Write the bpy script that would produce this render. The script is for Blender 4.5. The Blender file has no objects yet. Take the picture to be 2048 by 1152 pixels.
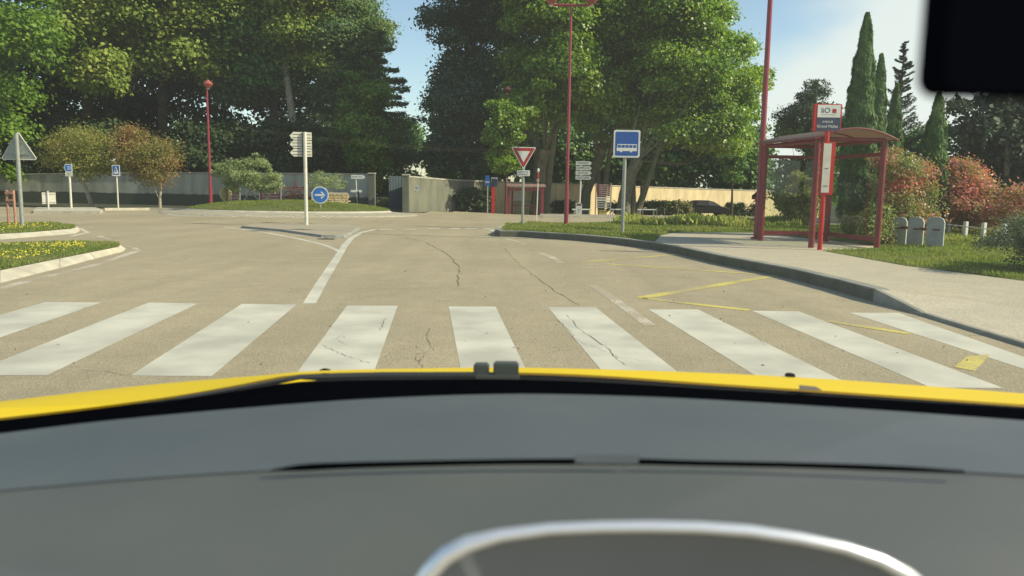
import bpy, bmesh, math, random
import numpy as np
from mathutils import Vector, Matrix

# ------------------------------------------------------------------ camera
F = 1550.0; W0, H0 = 2048, 1152
PITCH = math.atan(201.5 / F); ROLL = 0.0148
EYE = Vector((0, 0, 1.2))
fw = Vector((0, math.cos(PITCH), -math.sin(PITCH)))
up0 = Vector((0, math.sin(PITCH), math.cos(PITCH)))
RT = math.cos(ROLL) * Vector((1, 0, 0)) + math.sin(ROLL) * up0
UP = -math.sin(ROLL) * Vector((1, 0, 0)) + math.cos(ROLL) * up0
scene = bpy.context.scene
col = scene.collection
cd = bpy.data.cameras.new('camera'); cam = bpy.data.objects.new('camera', cd); col.objects.link(cam)
M = Matrix((RT, UP, -fw)).transposed().to_4x4(); M.translation = EYE
cam.matrix_world = M
cd.sensor_width = 36; cd.lens = 36 * F / W0; cd.clip_start = 0.02; cd.clip_end = 3000
cd.dof.use_dof = True; cd.dof.focus_distance = 14; cd.dof.aperture_fstop = 5.6
scene.camera = cam
SUN_EL, SUN_AZ = math.radians(36), math.radians(-13)      # azimuth from +X, negative = towards the camera side
sd = Vector((math.cos(SUN_EL) * math.cos(SUN_AZ), math.cos(SUN_EL) * math.sin(SUN_AZ), math.sin(SUN_EL)))
# ------------------------------------------------------------------ world
world = bpy.data.worlds.new('World'); scene.world = world; world.use_nodes = True
nt = world.node_tree; nt.nodes.clear()
def N(nt, t, **kw):
    n = nt.nodes.new(t)
    for k, v in kw.items(): setattr(n, k, v)
    return n
L = nt.links.new
wo = N(nt, 'ShaderNodeOutputWorld'); bg = N(nt, 'ShaderNodeBackground'); bg.inputs[1].default_value = 0.145
sky = N(nt, 'ShaderNodeTexSky', sky_type='NISHITA', sun_disc=False)
sky.sun_elevation = SUN_EL; sky.sun_rotation = math.radians(90) - SUN_AZ
sky.air_density = 1.0; sky.dust_density = 0.6; sky.ozone_density = 1.2
tc = N(nt, 'ShaderNodeTexCoord'); sp = N(nt, 'ShaderNodeSeparateXYZ'); L(tc.outputs['Generated'], sp.inputs[0])
mp = N(nt, 'ShaderNodeMapping'); mp.inputs['Scale'].default_value = (3, 3, 7); L(tc.outputs['Generated'], mp.inputs[0])
no = N(nt, 'ShaderNodeTexNoise'); no.inputs['Scale'].default_value = 1.3; no.inputs['Detail'].default_value = 6; L(mp.outputs[0], no.inputs['Vector'])
def MA(nt, op, a, b=None, c=None, clamp=False):
    m = N(nt, 'ShaderNodeMath', operation=op); m.use_clamp = clamp
    for i, v in enumerate((a, b, c)):
        if v is None: continue
        if isinstance(v, (int, float)): m.inputs[i].default_value = v
        else: nt.links.new(v, m.inputs[i])
    return m.outputs[0]
m1 = MA(nt, 'MULTIPLY_ADD', sp.outputs['X'], 1.2, -0.30)
m2 = MA(nt, 'SUBTRACT', m1, sp.outputs['Z'])
m3 = MA(nt, 'MULTIPLY_ADD', no.outputs[0], 0.30, m2)
mr = N(nt, 'ShaderNodeMapRange', interpolation_type='SMOOTHSTEP'); L(m3, mr.inputs[0])
mr.inputs[1].default_value = 0.0; mr.inputs[2].default_value = 0.16; mr.inputs[3].default_value = 0.0; mr.inputs[4].default_value = 0.88
mx = N(nt, 'ShaderNodeMix', data_type='RGBA'); L(mr.outputs[0], mx.inputs[0]); L(sky.outputs[0], mx.inputs[6])
mx.inputs[7].default_value = (5.0, 5.3, 5.4, 1)
L(mx.outputs[2], bg.inputs[0]); L(bg.outputs[0], wo.inputs[0])
# ------------------------------------------------------------------ sun
sl = bpy.data.lights.new('sun', 'SUN'); sl.energy = 4.6; sl.angle = math.radians(0.6); sl.color = (1.0, 0.91, 0.74)
so = bpy.data.objects.new('sun', sl); col.objects.link(so); so.rotation_euler = sd.to_track_quat('Z', 'Y').to_euler(); so.location = (0, 0, 40)
scene.view_settings.view_transform = 'Standard'; scene.view_settings.look = 'None'
scene.view_settings.exposure = 0.30; scene.view_settings.gamma = 1
scene.cycles.max_bounces = 6; scene.cycles.transparent_max_bounces = 8
random.seed(4)

# ------------------------------------------------------------------ placing helpers (photo measurements -> metres in the world)
def ray(px, py): return fw * F + RT * (px - 1024) - UP * (py - 576)
def G(px, py, z=0.0):
    r = ray(px, py); t = (z - EYE.z) / r.z; return EYE + r * t
def D(px, py, y):
    r = ray(px, py); return EYE + r * (y / r.y)
def sm(a, b, x):
    t = min(1, max(0, (x - a) / (b - a))); return t * t * (3 - 2 * t)
def H(x, y):            # ground falls away behind the roundabout on the right
    return -min(1.3, max(0, (y - 33) * 0.031)) * sm(-6, 2, x)
# ------------------------------------------------------------------ materials
MATS = {}
def rgb(c): return (c[0], c[1], c[2], 1)
def mat(name, c, rough=0.7, var=0.15, scale=6.0, bump=0.0, bscale=60.0, c2=None, metal=0.0, spec=0.4, coat=0.0):
    if name in MATS: return MATS[name]
    m = bpy.data.materials.new(name); m.use_nodes = True; t = m.node_tree; b = t.nodes['Principled BSDF']
    b.inputs['Roughness'].default_value = rough; b.inputs['Metallic'].default_value = metal
    b.inputs['Specular IOR Level'].default_value = spec; b.inputs['Coat Weight'].default_value = coat
    tcn = N(t, 'ShaderNodeTexCoord')
    nz = N(t, 'ShaderNodeTexNoise'); nz.inputs['Scale'].default_value = scale; nz.inputs['Detail'].default_value = 5
    t.links.new(tcn.outputs['Object'], nz.inputs['Vector'])
    cr = N(t, 'ShaderNodeValToRGB'); cr.color_ramp.elements[0].position = 0.3; cr.color_ramp.elements[1].position = 0.7
    a = c2 if c2 else tuple(v * (1 - var) for v in c)
    d = c if c2 else tuple(min(1, v * (1 + var)) for v in c)
    cr.color_ramp.elements[0].color = rgb(a); cr.color_ramp.elements[1].color = rgb(d)
    t.links.new(nz.outputs[0], cr.inputs[0]); t.links.new(cr.outputs[0], b.inputs['Base Color'])
    if bump:
        n2 = N(t, 'ShaderNodeTexNoise'); n2.inputs['Scale'].default_value = bscale; n2.inputs['Detail'].default_value = 4
        t.links.new(tcn.outputs['Object'], n2.inputs['Vector'])
        bp = N(t, 'ShaderNodeBump'); bp.inputs['Strength'].default_value = bump; bp.inputs['Distance'].default_value = 0.02
        t.links.new(n2.outputs[0], bp.inputs['Height']); t.links.new(bp.outputs[0], b.inputs['Normal'])
    MATS[name] = m; return m

def asphalt(name, c, blot=0.25):
    m = bpy.data.materials.new(name); m.use_nodes = True; t = m.node_tree; b = t.nodes['Principled BSDF']
    b.inputs['Roughness'].default_value = 0.9; b.inputs['Specular IOR Level'].default_value = 0.25
    tcn = N(t, 'ShaderNodeTexCoord')
    def nz(s, d=4):
        n = N(t, 'ShaderNodeTexNoise'); n.inputs['Scale'].default_value = s; n.inputs['Detail'].default_value = d
        t.links.new(tcn.outputs['Object'], n.inputs['Vector']); return n.outputs[0]
    vo = N(t, 'ShaderNodeTexVoronoi'); vo.inputs['Scale'].default_value = 70; t.links.new(tcn.outputs['Object'], vo.inputs['Vector'])
    f1 = MA(t, 'MULTIPLY_ADD', nz(0.35, 5), blot * 2, 1 - blot)
    f2 = MA(t, 'MULTIPLY_ADD', nz(3.5, 6), 0.30, 0.85)
    f3 = MA(t, 'MULTIPLY_ADD', nz(110, 2), 0.6, 0.70)
    sx = N(t, 'ShaderNodeSeparateColor'); t.links.new(vo.outputs['Color'], sx.inputs[0])
    f4 = MA(t, 'MULTIPLY_ADD', sx.outputs[0], 0.26, 0.87)
    if name == 'road_asphalt':
        n5 = N(t, 'ShaderNodeTexNoise'); n5.inputs['Scale'].default_value = 1.0; n5.inputs['Detail'].default_value = 3; mp5 = N(t, 'ShaderNodeMapping'); mp5.inputs['Scale'].default_value = (1.6, .12, 1); mp5.inputs['Rotation'].default_value = (0, 0, .1)
        t.links.new(tcn.outputs['Object'], mp5.inputs[0]); t.links.new(mp5.outputs[0], n5.inputs['Vector']); f2 = MA(t, 'MULTIPLY', f2, MA(t, 'MULTIPLY_ADD', n5.outputs[0], .34, .83))
    f = MA(t, 'MULTIPLY', MA(t, 'MULTIPLY', f1, f2), MA(t, 'MULTIPLY', f3, f4))
    v = N(t, 'ShaderNodeVectorMath', operation='SCALE'); v.inputs[0].default_value = c; t.links.new(f, v.inputs['Scale'])
    t.links.new(v.outputs[0], b.inputs['Base Color'])
    bp = N(t, 'ShaderNodeBump'); bp.inputs['Strength'].default_value = 0.5; bp.inputs['Distance'].default_value = 0.006
    t.links.new(vo.outputs['Distance'], bp.inputs['Height']); t.links.new(bp.outputs[0], b.inputs['Normal'])
    MATS[name] = m; return m

def paint(name, c, under, wear=0.42):
    m = bpy.data.materials.new(name); m.use_nodes = True; t = m.node_tree; b = t.nodes['Principled BSDF']
    b.inputs['Roughness'].default_value = 0.75
    tcn = N(t, 'ShaderNodeTexCoord')
    n1 = N(t, 'ShaderNodeTexNoise'); n1.inputs['Scale'].default_value = 38; n1.inputs['Detail'].default_value = 8; n1.inputs['Roughness'].default_value = 0.7
    n2 = N(t, 'ShaderNodeTexNoise'); n2.inputs['Scale'].default_value = 1.6; n2.inputs['Detail'].default_value = 4
    for n in (n1, n2): t.links.new(tcn.outputs['Object'], n.inputs['Vector'])
    s = MA(t, 'MULTIPLY_ADD', n2.outputs[0], 0.45, n1.outputs[0])
    mr = N(t, 'ShaderNodeMapRange'); t.links.new(s, mr.inputs[0])
    mr.inputs[1].default_value = wear; mr.inputs[2].default_value = wear + 0.12
    mx = N(t, 'ShaderNodeMix', data_type='RGBA'); mx.inputs[6].default_value = rgb(under)
    cr = N(t, 'ShaderNodeValToRGB'); cr.color_ramp.elements[0].color = rgb([v * 0.78 for v in c]); cr.color_ramp.elements[1].color = rgb([v * 1.1 for v in c])
    cr.color_ramp.elements[0].position = 0.35; cr.color_ramp.elements[1].position = 0.65
    t.links.new(n2.outputs[0], cr.inputs[0]); t.links.new(cr.outputs[0], mx.inputs[7])
    t.links.new(mr.outputs[0], mx.inputs[0]); t.links.new(mx.outputs[2], b.inputs['Base Color'])
    MATS[name] = m; return m

def leafmat(name, cols, trans=0.35, rough=0.55, nscale=0.5, spread=0.6, spec=0.3):
    """cols: list of colours; the one a leaf gets mixes a random value per leaf with slow patches through the crown"""
    m = bpy.data.materials.new(name); m.use_nodes = True; t = m.node_tree; b = t.nodes['Principled BSDF']
    b.inputs['Roughness'].default_value = rough; b.inputs['Specular IOR Level'].default_value = spec
    g = N(t, 'ShaderNodeNewGeometry'); tcn = N(t, 'ShaderNodeTexCoord')
    n1 = N(t, 'ShaderNodeTexNoise'); n1.inputs['Scale'].default_value = nscale; n1.inputs['Detail'].default_value = 3
    t.links.new(tcn.outputs['Object'], n1.inputs['Vector'])
    pn = MA(t, 'MULTIPLY_ADD', n1.outputs[0], 2.6, -0.8, clamp=True)
    f = MA(t, 'ADD', MA(t, 'MULTIPLY', g.outputs['Random Per Island'], spread), MA(t, 'MULTIPLY', pn, 1 - spread))
    cr = N(t, 'ShaderNodeValToRGB'); e = cr.color_ramp.elements
    while len(e) < len(cols): e.new(0.5)
    for i, c in enumerate(cols):
        e[i].position = i / (len(cols) - 1); e[i].color = rgb(c)
    t.links.new(f, cr.inputs[0]); t.links.new(cr.outputs[0], b.inputs['Base Color'])
    tr = N(t, 'ShaderNodeBsdfTranslucent'); ms = N(t, 'ShaderNodeMixShader'); ms.inputs[0].default_value = trans
    vs = N(t, 'ShaderNodeVectorMath', operation='MULTIPLY'); vs.inputs[1].default_value = (1.25, 1.35, 0.6)
    t.links.new(cr.outputs[0], vs.inputs[0]); t.links.new(vs.outputs[0], tr.inputs[0])
    out = t.nodes['Material Output']
    t.links.new(b.outputs[0], ms.inputs[1]); t.links.new(tr.outputs[0], ms.inputs[2]); t.links.new(ms.outputs[0], out.inputs[0])
    MATS[name] = m; return m

A_ROAD = asphalt('road_asphalt', (0.362, 0.308, 0.203))
A_PAV = asphalt('pavement_concrete', (0.46, 0.405, 0.295), 0.12)
A_ISL = asphalt('island_concrete', (0.38, 0.33, 0.24), 0.2)
WHITE_P = paint('white_road_paint', (0.585, 0.56, 0.455), (0.25, 0.215, 0.155), 0.405)
WORN_P = paint('worn_white_paint', (0.58, 0.54, 0.43), (0.375, 0.31, 0.213), 0.69)
YEL_P = paint('worn_yellow_paint', (0.62, 0.52, 0.10), (0.375, 0.31, 0.2), 0.64)
KERB = mat('kerb_concrete', (0.50, 0.46, 0.36), 0.9, 0.18, 3, 0.4, 80)
KERB_D = mat('kerb_stone_grey', (0.27, 0.27, 0.23), 0.9, 0.2, 3, 0.4, 80)
SOIL = mat('grassy_soil', (0.10, 0.14, 0.035), 0.95, 0.35, 2.5, 0.6, 30, c2=(0.13, 0.115, 0.05))
SOIL2 = mat('dark_earth', (0.055, 0.06, 0.03), 0.95, 0.35, 1.5, 0.6, 20)  # dull dark green-brown ground
GRASS = leafmat('grass_blades', [(0.121, 0.19, 0.033), (0.198, 0.27, 0.055), (0.297, 0.32, 0.088), (0.396, 0.34, 0.154)], 0.4, 0.6, 0.6, 0.55)
GRASS_Y = leafmat('tall_weeds', [(0.16, 0.24, 0.05), (0.28, 0.34, 0.08), (0.45, 0.46, 0.12), (0.40, 0.30, 0.16)], 0.3, 0.6, 0.6, 0.5)
RED = mat('lamp_post_red', (0.26, 0.028, 0.045), 0.38, 0.12, 5, spec=0.5)
RED_D = mat('shelter_red', (0.20, 0.03, 0.035), 0.42, 0.12, 5)
RED_B = mat('bright_red', (0.50, 0.02, 0.018), 0.4, 0.08, 5)
GALV = mat('galvanised_steel', (0.33, 0.35, 0.31), 0.5, 0.15, 14, metal=0.3)
CREAM = mat('cream_metal', (0.62, 0.60, 0.50), 0.5, 0.1, 8)
SIGNW = mat('sign_white', (0.72, 0.72, 0.66), 0.5, 0.07, 6)
SIGNB = mat('sign_blue', (0.012, 0.085, 0.34), 0.4, 0.12, 5)
SIGNB2 = mat('sign_light_blue', (0.03, 0.17, 0.52), 0.4, 0.1, 5)
SIGNR = mat('sign_red', (0.40, 0.022, 0.025), 0.4, 0.1, 5)
NAVY = mat('sign_navy', (0.04, 0.05, 0.10), 0.45, 0.1, 5)
INK = mat('sign_lettering_dark', (0.05, 0.055, 0.06), 0.6, 0.1, 5)
MAROON = mat('maroon_panel', (0.12, 0.028, 0.035), 0.6, 0.2, 8)
BLACKM = mat('black_metal', (0.012, 0.012, 0.013), 0.35, 0.1, 5)
WOODP = mat('pinkish_stake_wood', (0.42, 0.22, 0.15), 0.8, 0.25, 20)
BARK = mat('plane_bark', (0.13, 0.125, 0.085), 0.9, 0.5, 4, 0.6, 12, c2=(0.22, 0.20, 0.12))
BARK_D = mat('dark_bark', (0.07, 0.06, 0.042), 0.95, 0.4, 6, 0.6, 20)
BARK_L = mat('pale_bark', (0.34, 0.31, 0.23), 0.9, 0.3, 8, 0.4, 25)
CONC = mat('grey_concrete', (0.36, 0.37, 0.34), 0.9, 0.15, 5, 0.3, 50)
WHITEC = mat('white_concrete', (0.75, 0.74, 0.66), 0.85, 0.12, 8, 0.3, 50)
RUST = mat('rusty_iron', (0.16, 0.055, 0.04), 0.85, 0.35, 14, 0.3, 40)
# ------------------------------------------------------------------ objects
def link(o, parent=None):
    col.objects.link(o)
    if parent: o.parent = parent
    return o
def tag(o, label=None, cat=None, group=None, kind=None):
    if label: o['label'] = label
    if cat: o['category'] = cat
    if group: o['group'] = group
    if kind: o['kind'] = kind
    return o
def thing(name, label, cat, loc, rz=0.0, group=None):
    o = bpy.data.objects.new(name, None); link(o); o.location = loc; o.rotation_euler = (0, 0, rz); o.empty_display_size = 0.2
    return tag(o, label, cat, group)
class MB:
    def __init__(s): s.v = []; s.f = []
    def add(s, vs, fs):
        k = len(s.v); s.v += [tuple(v) for v in vs]; s.f += [tuple(i + k for i in f) for f in fs]; return s
    def box(s, c, d, rz=0.0, bev=0.0):
        cx, cy, cz = c; hx, hy, hz = d[0] / 2, d[1] / 2, d[2] / 2
        bm = bmesh.new(); bmesh.ops.create_cube(bm, size=1)
        for v in bm.verts: v.co = Vector((v.co.x * d[0], v.co.y * d[1], v.co.z * d[2]))
        if bev: bmesh.ops.bevel(bm, geom=list(bm.edges), offset=bev, segments=2, affect='EDGES')
        R = Matrix.Rotation(rz, 3, 'Z')
        vs = [R @ v.co + Vector(c) for v in bm.verts]; fs = [[v.index for v in f.verts] for f in bm.faces]
        bm.free(); return s.add(vs, fs)
    def tube(s, pts, rad, n=10, cap=True):
        pts = [Vector(p) for p in pts]
        if isinstance(rad, (int, float)): rad = [rad] * len(pts)
        vs = []; fs = []; ref = Vector((0.12, 0.9, 0.31)).normalized()
        for i, p in enumerate(pts):
            t = (pts[min(i + 1, len(pts) - 1)] - pts[max(i - 1, 0)]).normalized()
            a = ref - t * ref.dot(t)
            if a.length < 0.1: a = Vector((1, 0, 0)) - t * t.x
            a.normalize(); b = t.cross(a); ref = a
            for k in range(n):
                q = 2 * math.pi * k / n; vs.append(p + (a * math.cos(q) + b * math.sin(q)) * rad[i])
        for i in range(len(pts) - 1):
            for k in range(n):
                k2 = (k + 1) % n; fs.append((i * n + k, i * n + k2, (i + 1) * n + k2, (i + 1) * n + k))
        if cap: fs.append(tuple(range(n - 1, -1, -1))); fs.append(tuple((len(pts) - 1) * n + k for k in range(n)))
        return s.add(vs, fs)
    def lathe(s, prof, c=(0, 0, 0), n=16):
        vs = []; fs = []
        for r, z in prof:
            for k in range(n):
                q = 2 * math.pi * k / n; vs.append((c[0] + r * math.cos(q), c[1] + r * math.sin(q), c[2] + z))
        for i in range(len(prof) - 1):
            for k in range(n):
                k2 = (k + 1) % n; fs.append((i * n + k, i * n + k2, (i + 1) * n + k2, (i + 1) * n + k))
        fs.append(tuple(range(n - 1, -1, -1))); fs.append(tuple((len(prof) - 1) * n + k for k in range(n)))
        return s.add(vs, fs)
    def plate(s, poly, y0, y1):            # outline in x,z ; thickness from y0 to y1
        n = len(poly); vs = [(x, y0, z) for x, z in poly] + [(x, y1, z) for x, z in poly]
        fs = [tuple(range(n)), tuple(range(2 * n - 1, n - 1, -1))] + [(i, n + i, n + (i + 1) % n, (i + 1) % n) for i in range(n)]
        return s.add(vs, fs)
    def slab(s, poly, z0, z1):             # outline in x,y ; z1 may be a list
        n = len(poly); zt = z1 if isinstance(z1, (list, tuple)) else [z1] * n
        vs = [(p[0], p[1], zt[i]) for i, p in enumerate(poly)] + [(p[0], p[1], z0) for p in poly]
        fs = [tuple(range(n)), ] + [(i, i + n, (i + 1) % n + n, (i + 1) % n) for i in range(n)]
        return s.add(vs, fs)
    def build(s, name, m, parent=None, smooth=False, label=None):
        me = bpy.data.meshes.new(name); me.from_pydata(s.v, [], s.f); me.materials.append(m)
        bm = bmesh.new(); bm.from_mesh(me)
        big = [f for f in bm.faces if len(f.verts) > 4]
        if big: bmesh.ops.triangulate(bm, faces=big)
        bmesh.ops.recalc_face_normals(bm, faces=bm.faces); bm.to_mesh(me); bm.free()
        if smooth:
            for p in me.polygons: p.use_smooth = True
            try: me.set_sharp_from_angle(angle=math.radians(40))
            except Exception: pass
        o = bpy.data.objects.new(name, me); link(o, parent)
        if label: o['label'] = label
        return o
def sheet(name, polys, m, kind='structure'):
    """flat polygons given as lists of 3-D points"""
    b = MB()
    for p in polys: b.add(p, [tuple(range(len(p)))])
    o = b.build(name, m); 
    for f in o.data.polygons: pass
    bm = bmesh.new(); bm.from_mesh(o.data)
    for f in bm.faces:
        if f.normal.z < 0: f.normal_flip()
    bm.to_mesh(o.data); bm.free()
    if kind: o['kind'] = kind
    return o
def rrect(cx, cz, w, h, r, k=4):
    out = []
    for sx, sz, a0 in ((1, 1, 0), (-1, 1, 90), (-1, -1, 180), (1, -1, 270)):
        for i in range(k + 1):
            a = math.radians(a0 + 90 * i / k); out.append((cx + sx * (w / 2 - r) + r * math.cos(a), cz + sz * (h / 2 - r) + r * math.sin(a)))
    return out
def text(s, size, m, parent, x, y, z, align='CENTER', name='lettering', sx=1.0, rx=math.pi / 2):
    c = bpy.data.curves.new(name, 'FONT'); c.body = s; c.size = size; c.align_x = align; c.align_y = 'CENTER'; c.extrude = 0.0012
    o = bpy.data.objects.new(name, c); col.objects.link(o); bpy.context.view_layer.update()
    me = bpy.data.meshes.new_from_object(o); bpy.data.objects.remove(o); bpy.data.curves.remove(c)
    me.materials.clear(); me.materials.append(m)
    o = bpy.data.objects.new(name, me); link(o, parent); o.location = (x, y, z); o.rotation_euler = (rx, 0, 0); o.scale = (sx, 1, 1)
    return o

# ---- leaves
def leaves(name, P, Nr, size, aspect, m, parent=None, T=None, rng=None):
    n = len(P); rng = rng or np.random.default_rng(1)
    Nr = Nr / (np.linalg.norm(Nr, axis=1, keepdims=True) + 1e-9)
    if T is None: T = rng.normal(size=(n, 3))
    T = T - Nr * np.sum(T * Nr, axis=1, keepdims=True); T /= (np.linalg.norm(T, axis=1, keepdims=True) + 1e-9)
    B = np.cross(Nr, T); s = np.asarray(size).reshape(-1, 1) * np.ones((n, 1))
    V = np.empty((n, 4, 3)); V[:, 0] = P - T * s * 0.5; V[:, 1] = P + B * s * aspect * 0.5 + T * s * 0.05 - Nr * s * 0.08
    V[:, 2] = P + T * s * 0.5; V[:, 3] = P - B * s * aspect * 0.5 + T * s * 0.05 - Nr * s * 0.08
    me = bpy.data.meshes.new(name); me.vertices.add(n * 4); me.vertices.foreach_set('co', V.reshape(-1).astype(np.float32))
    me.loops.add(n * 4); me.loops.foreach_set('vertex_index', np.arange(n * 4, dtype=np.int32))
    me.polygons.add(n); me.polygons.foreach_set('loop_start', np.arange(0, n * 4, 4, dtype=np.int32))
    me.update(calc_edges=True); me.materials.append(m)
    o = bpy.data.objects.new(name, me); link(o, parent); return o
def unit(rng, n):
    v = rng.normal(size=(n, 3)); return v / np.linalg.norm(v, axis=1, keepdims=True)
def blob_points(blobs, n, rng, csize=0.30, per=16, flat=0.75):
    """clusters of leaves over the outer part of rounded masses"""
    w = np.array([b[3] ** 2 for b in blobs]); w /= w.sum()
    nc = max(1, n // per); idx = rng.choice(len(blobs), nc, p=w)
    C = np.array([b[:3] for b in blobs])[idx]; R = np.array([b[3] for b in blobs])[idx][:, None]
    d = unit(rng, nc); d[:, 2] = np.where(d[:, 2] < -0.3, -d[:, 2] * 0.6, d[:, 2]); d /= np.linalg.norm(d, axis=1, keepdims=True)
    rad = R * (0.62 + 0.42 * rng.random((nc, 1)) ** 0.7)
    cc = C + d * rad * np.array([1, 1, flat])
    ii = np.repeat(np.arange(nc), per)
    off = rng.normal(size=(len(ii), 3)) * csize * R[ii] * np.array([1, 1, 0.7])
    P = cc[ii] + off
    Nr = d[ii] * 0.7 + np.array([0.25, -0.1, 0.55]) + rng.normal(size=(len(ii), 3)) * 0.55
    return P, Nr
def inside(poly, x, y):
    c = False; n = len(poly); j = n - 1
    for i in range(n):
        xi, yi = poly[i]; xj, yj = poly[j]
        if (yi > y) != (yj > y) and x < (xj - xi) * (y - yi) / (yj - yi) + xi: c = not c
        j = i
    return c
def edged(poly, x, y):
    m = 1e9; n = len(poly)
    for i in range(n):
        ax, ay = poly[i]; bx, by = poly[(i + 1) % n]; dx, dy = bx - ax, by - ay
        t = max(0, min(1, ((x - ax) * dx + (y - ay) * dy) / (dx * dx + dy * dy + 1e-9)))
        m = min(m, math.hypot(x - ax - t * dx, y - ay - t * dy))
    return m
def crown_blobs(poly, depth, thick, nb, rmin, rmax, rng):
    xs = [p[0] for p in poly]; ys = [p[1] for p in poly]; out = []; k = depth / F; tries = 0
    while len(out) < nb and tries < nb * 60:
        tries += 1
        x = rng.uniform(min(xs), max(xs)); y = rng.uniform(min(ys), max(ys))
        if not inside(poly, x, y): continue
        e = edged(poly, x, y) * k
        r = min(rng.uniform(rmin, rmax), e / 0.85)
        if r < rmin * 0.8: continue
        dd = depth + rng.uniform(-1, 1) * thick * min(1.0, 0.35 + e / (rmax * 2))
        p = D(x, y, dd); out.append((p.x, p.y, p.z, r))
    return out
def tree(name, label, cat, poly, depth, thick, nb, rr, n, leaf, m, seed, trunks=(), bark=None, group=None, aspect=0.7, csize=0.30, per=16, part='crown'):
    rng = np.random.default_rng(seed)
    bl = crown_blobs(poly, depth, thick, nb, rr[0], rr[1], rng)
    if trunks: b0 = Vector(trunks[0][0][0])
    else:
        b0 = Vector((float(np.mean([b[0] for b in bl])), depth, 0)); b0.z = H(b0.x, b0.y) if depth > 27 or b0.x < 0 else 0.14
    t = thing(name, label, cat, b0, 0, group)
    P, Nr = blob_points(bl, n, rng, csize, per)
    keep = P[:, 2] > b0.z + 0.02; P = P[keep]; Nr = Nr[keep]
    leaves(part, P - np.array(b0), Nr, leaf * rng.uniform(0.6, 1.3, len(P)), aspect, m, t, rng=rng)
    if trunks:
        tb = MB()
        for pts, rad in trunks: tb.tube([Vector(p) - b0 for p in pts], rad, 9)
        # limbs reaching into the masses
        top = Vector(trunks[0][0][-1]) - b0
        for b in bl[::max(1, len(bl) // 7)]:
            e = Vector(b[:3]) - b0; mid = (top * 0.5 + e * 0.5) + Vector((0, 0, -0.12 * (e - top).length))
            r0 = trunks[0][1][-1] * 0.17
            tb.tube([top * 0.97, mid, e], [r0, r0 * 0.6, r0 * 0.2], 6)
        tb.build('trunk', bark or BARK_D, t, smooth=True)
    return t
def conifer(name, label, cat, base, h, rfn, nbr, per, leaf, m, seed, up=0.15, z0=0.1, flat=0.12, aspect=0.35, group=None, lean=0.0):
    rng = np.random.default_rng(seed); t = thing(name, label, cat, base, 0, group)
    P = []; Nn = []; T = []; tr = MB()
    tr.tube([(0, 0, -0.1), (0.02, 0, h * 0.5), (lean, 0, h * 0.98)], [h * 0.022, h * 0.013, 0.015], 8)
    for i in range(nbr):
        f = z0 + (1 - z0) * (i + rng.random()) / nbr; z = h * f; R = rfn(f) * rng.uniform(0.65, 1.12)
        a = rng.random() * 2 * math.pi; d = np.array([math.cos(a), math.sin(a), 0]); side = np.array([-d[1], d[0], 0])
        s = rng.random(per) ** 0.75
        w = (0.06 + 0.26 * s * (1.05 - s)) * R
        lat = rng.normal(size=per) * w
        zz = z + up * R * s ** 1.6 - 0.10 * R * s + rng.normal(size=per) * flat * R * 0.25
        p = d * (s * R)[:, None] + side * lat[:, None]; p[:, 2] = zz; p[:, 0] += lean * f
        P.append(p); Nn.append(np.array([0, 0, 1.0]) + rng.normal(size=(per, 3)) * 0.45)
        T.append(d + rng.normal(size=(per, 3)) * 0.5 + np.array([0, 0, up]))
        if i % 3 == 0: tr.tube([(lean * f, 0, z), tuple(d * R * 0.5 + np.array([lean * f, 0, z + up * R * 0.2])), tuple(d * R * 0.9 + np.array([lean * f, 0, z + up * R * 0.75]))], [0.035 * h / 8, 0.02 * h / 8, 0.008], 5)
    P = np.concatenate(P); leaves('crown', P, np.concatenate(Nn), leaf * rng.uniform(0.6, 1.3, len(P)), aspect, m, t, T=np.concatenate(T), rng=rng)
    tr.build('trunk', BARK_D, t, smooth=True); return t
def cypress(label, base, h, R, n, leaf, m, seed, group):
    rng = np.random.default_rng(seed); t = thing('cypress', label, 'cypress tree', base, 0, group)
    f = rng.random(n) ** 0.8 * 0.985 + 0.01; a = rng.random(n) * 2 * math.pi
    prof = np.minimum(1, (f / 0.14) ** 0.5) * np.clip((1 - f) / 0.62, 0, 1) ** 0.62
    ph = rng.random(6) * 6.3
    lump = 1 + 0.13 * np.sin(a * 3 + f * 9 + ph[0]) + 0.10 * np.sin(a * 5 - f * 17 + ph[1]) + 0.09 * np.sin(f * 46 + a * 2 + ph[2]) + 0.05 * np.sin(f * 90 + a * 4 + ph[3])
    r = R * prof * lump * (0.80 + 0.24 * rng.random(n)) + 0.01
    d = np.stack([np.cos(a), np.sin(a), np.zeros(n)], 1)
    P = d * r[:, None]; P[:, 2] = f * h
    P[:, 0] += 0.03 * h * (f - 0.5) * 0
    leaves('crown', P, d + rng.normal(size=(n, 3)) * 0.35 + np.array([0, 0, 0.25]), leaf * rng.uniform(0.6, 1.35, n), 0.4, m, t, T=np.array([0, 0, 1.0]) + d * 0.35 + rng.normal(size=(n, 3)) * 0.22, rng=rng)
    MB().tube([(0, 0, -0.1), (0, 0, h * 0.3), (0, 0, h * 0.9)], [R * 0.32, R * 0.3, R * 0.05], 8).build('trunk', BARK_D, t, smooth=True)
    return t

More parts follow.
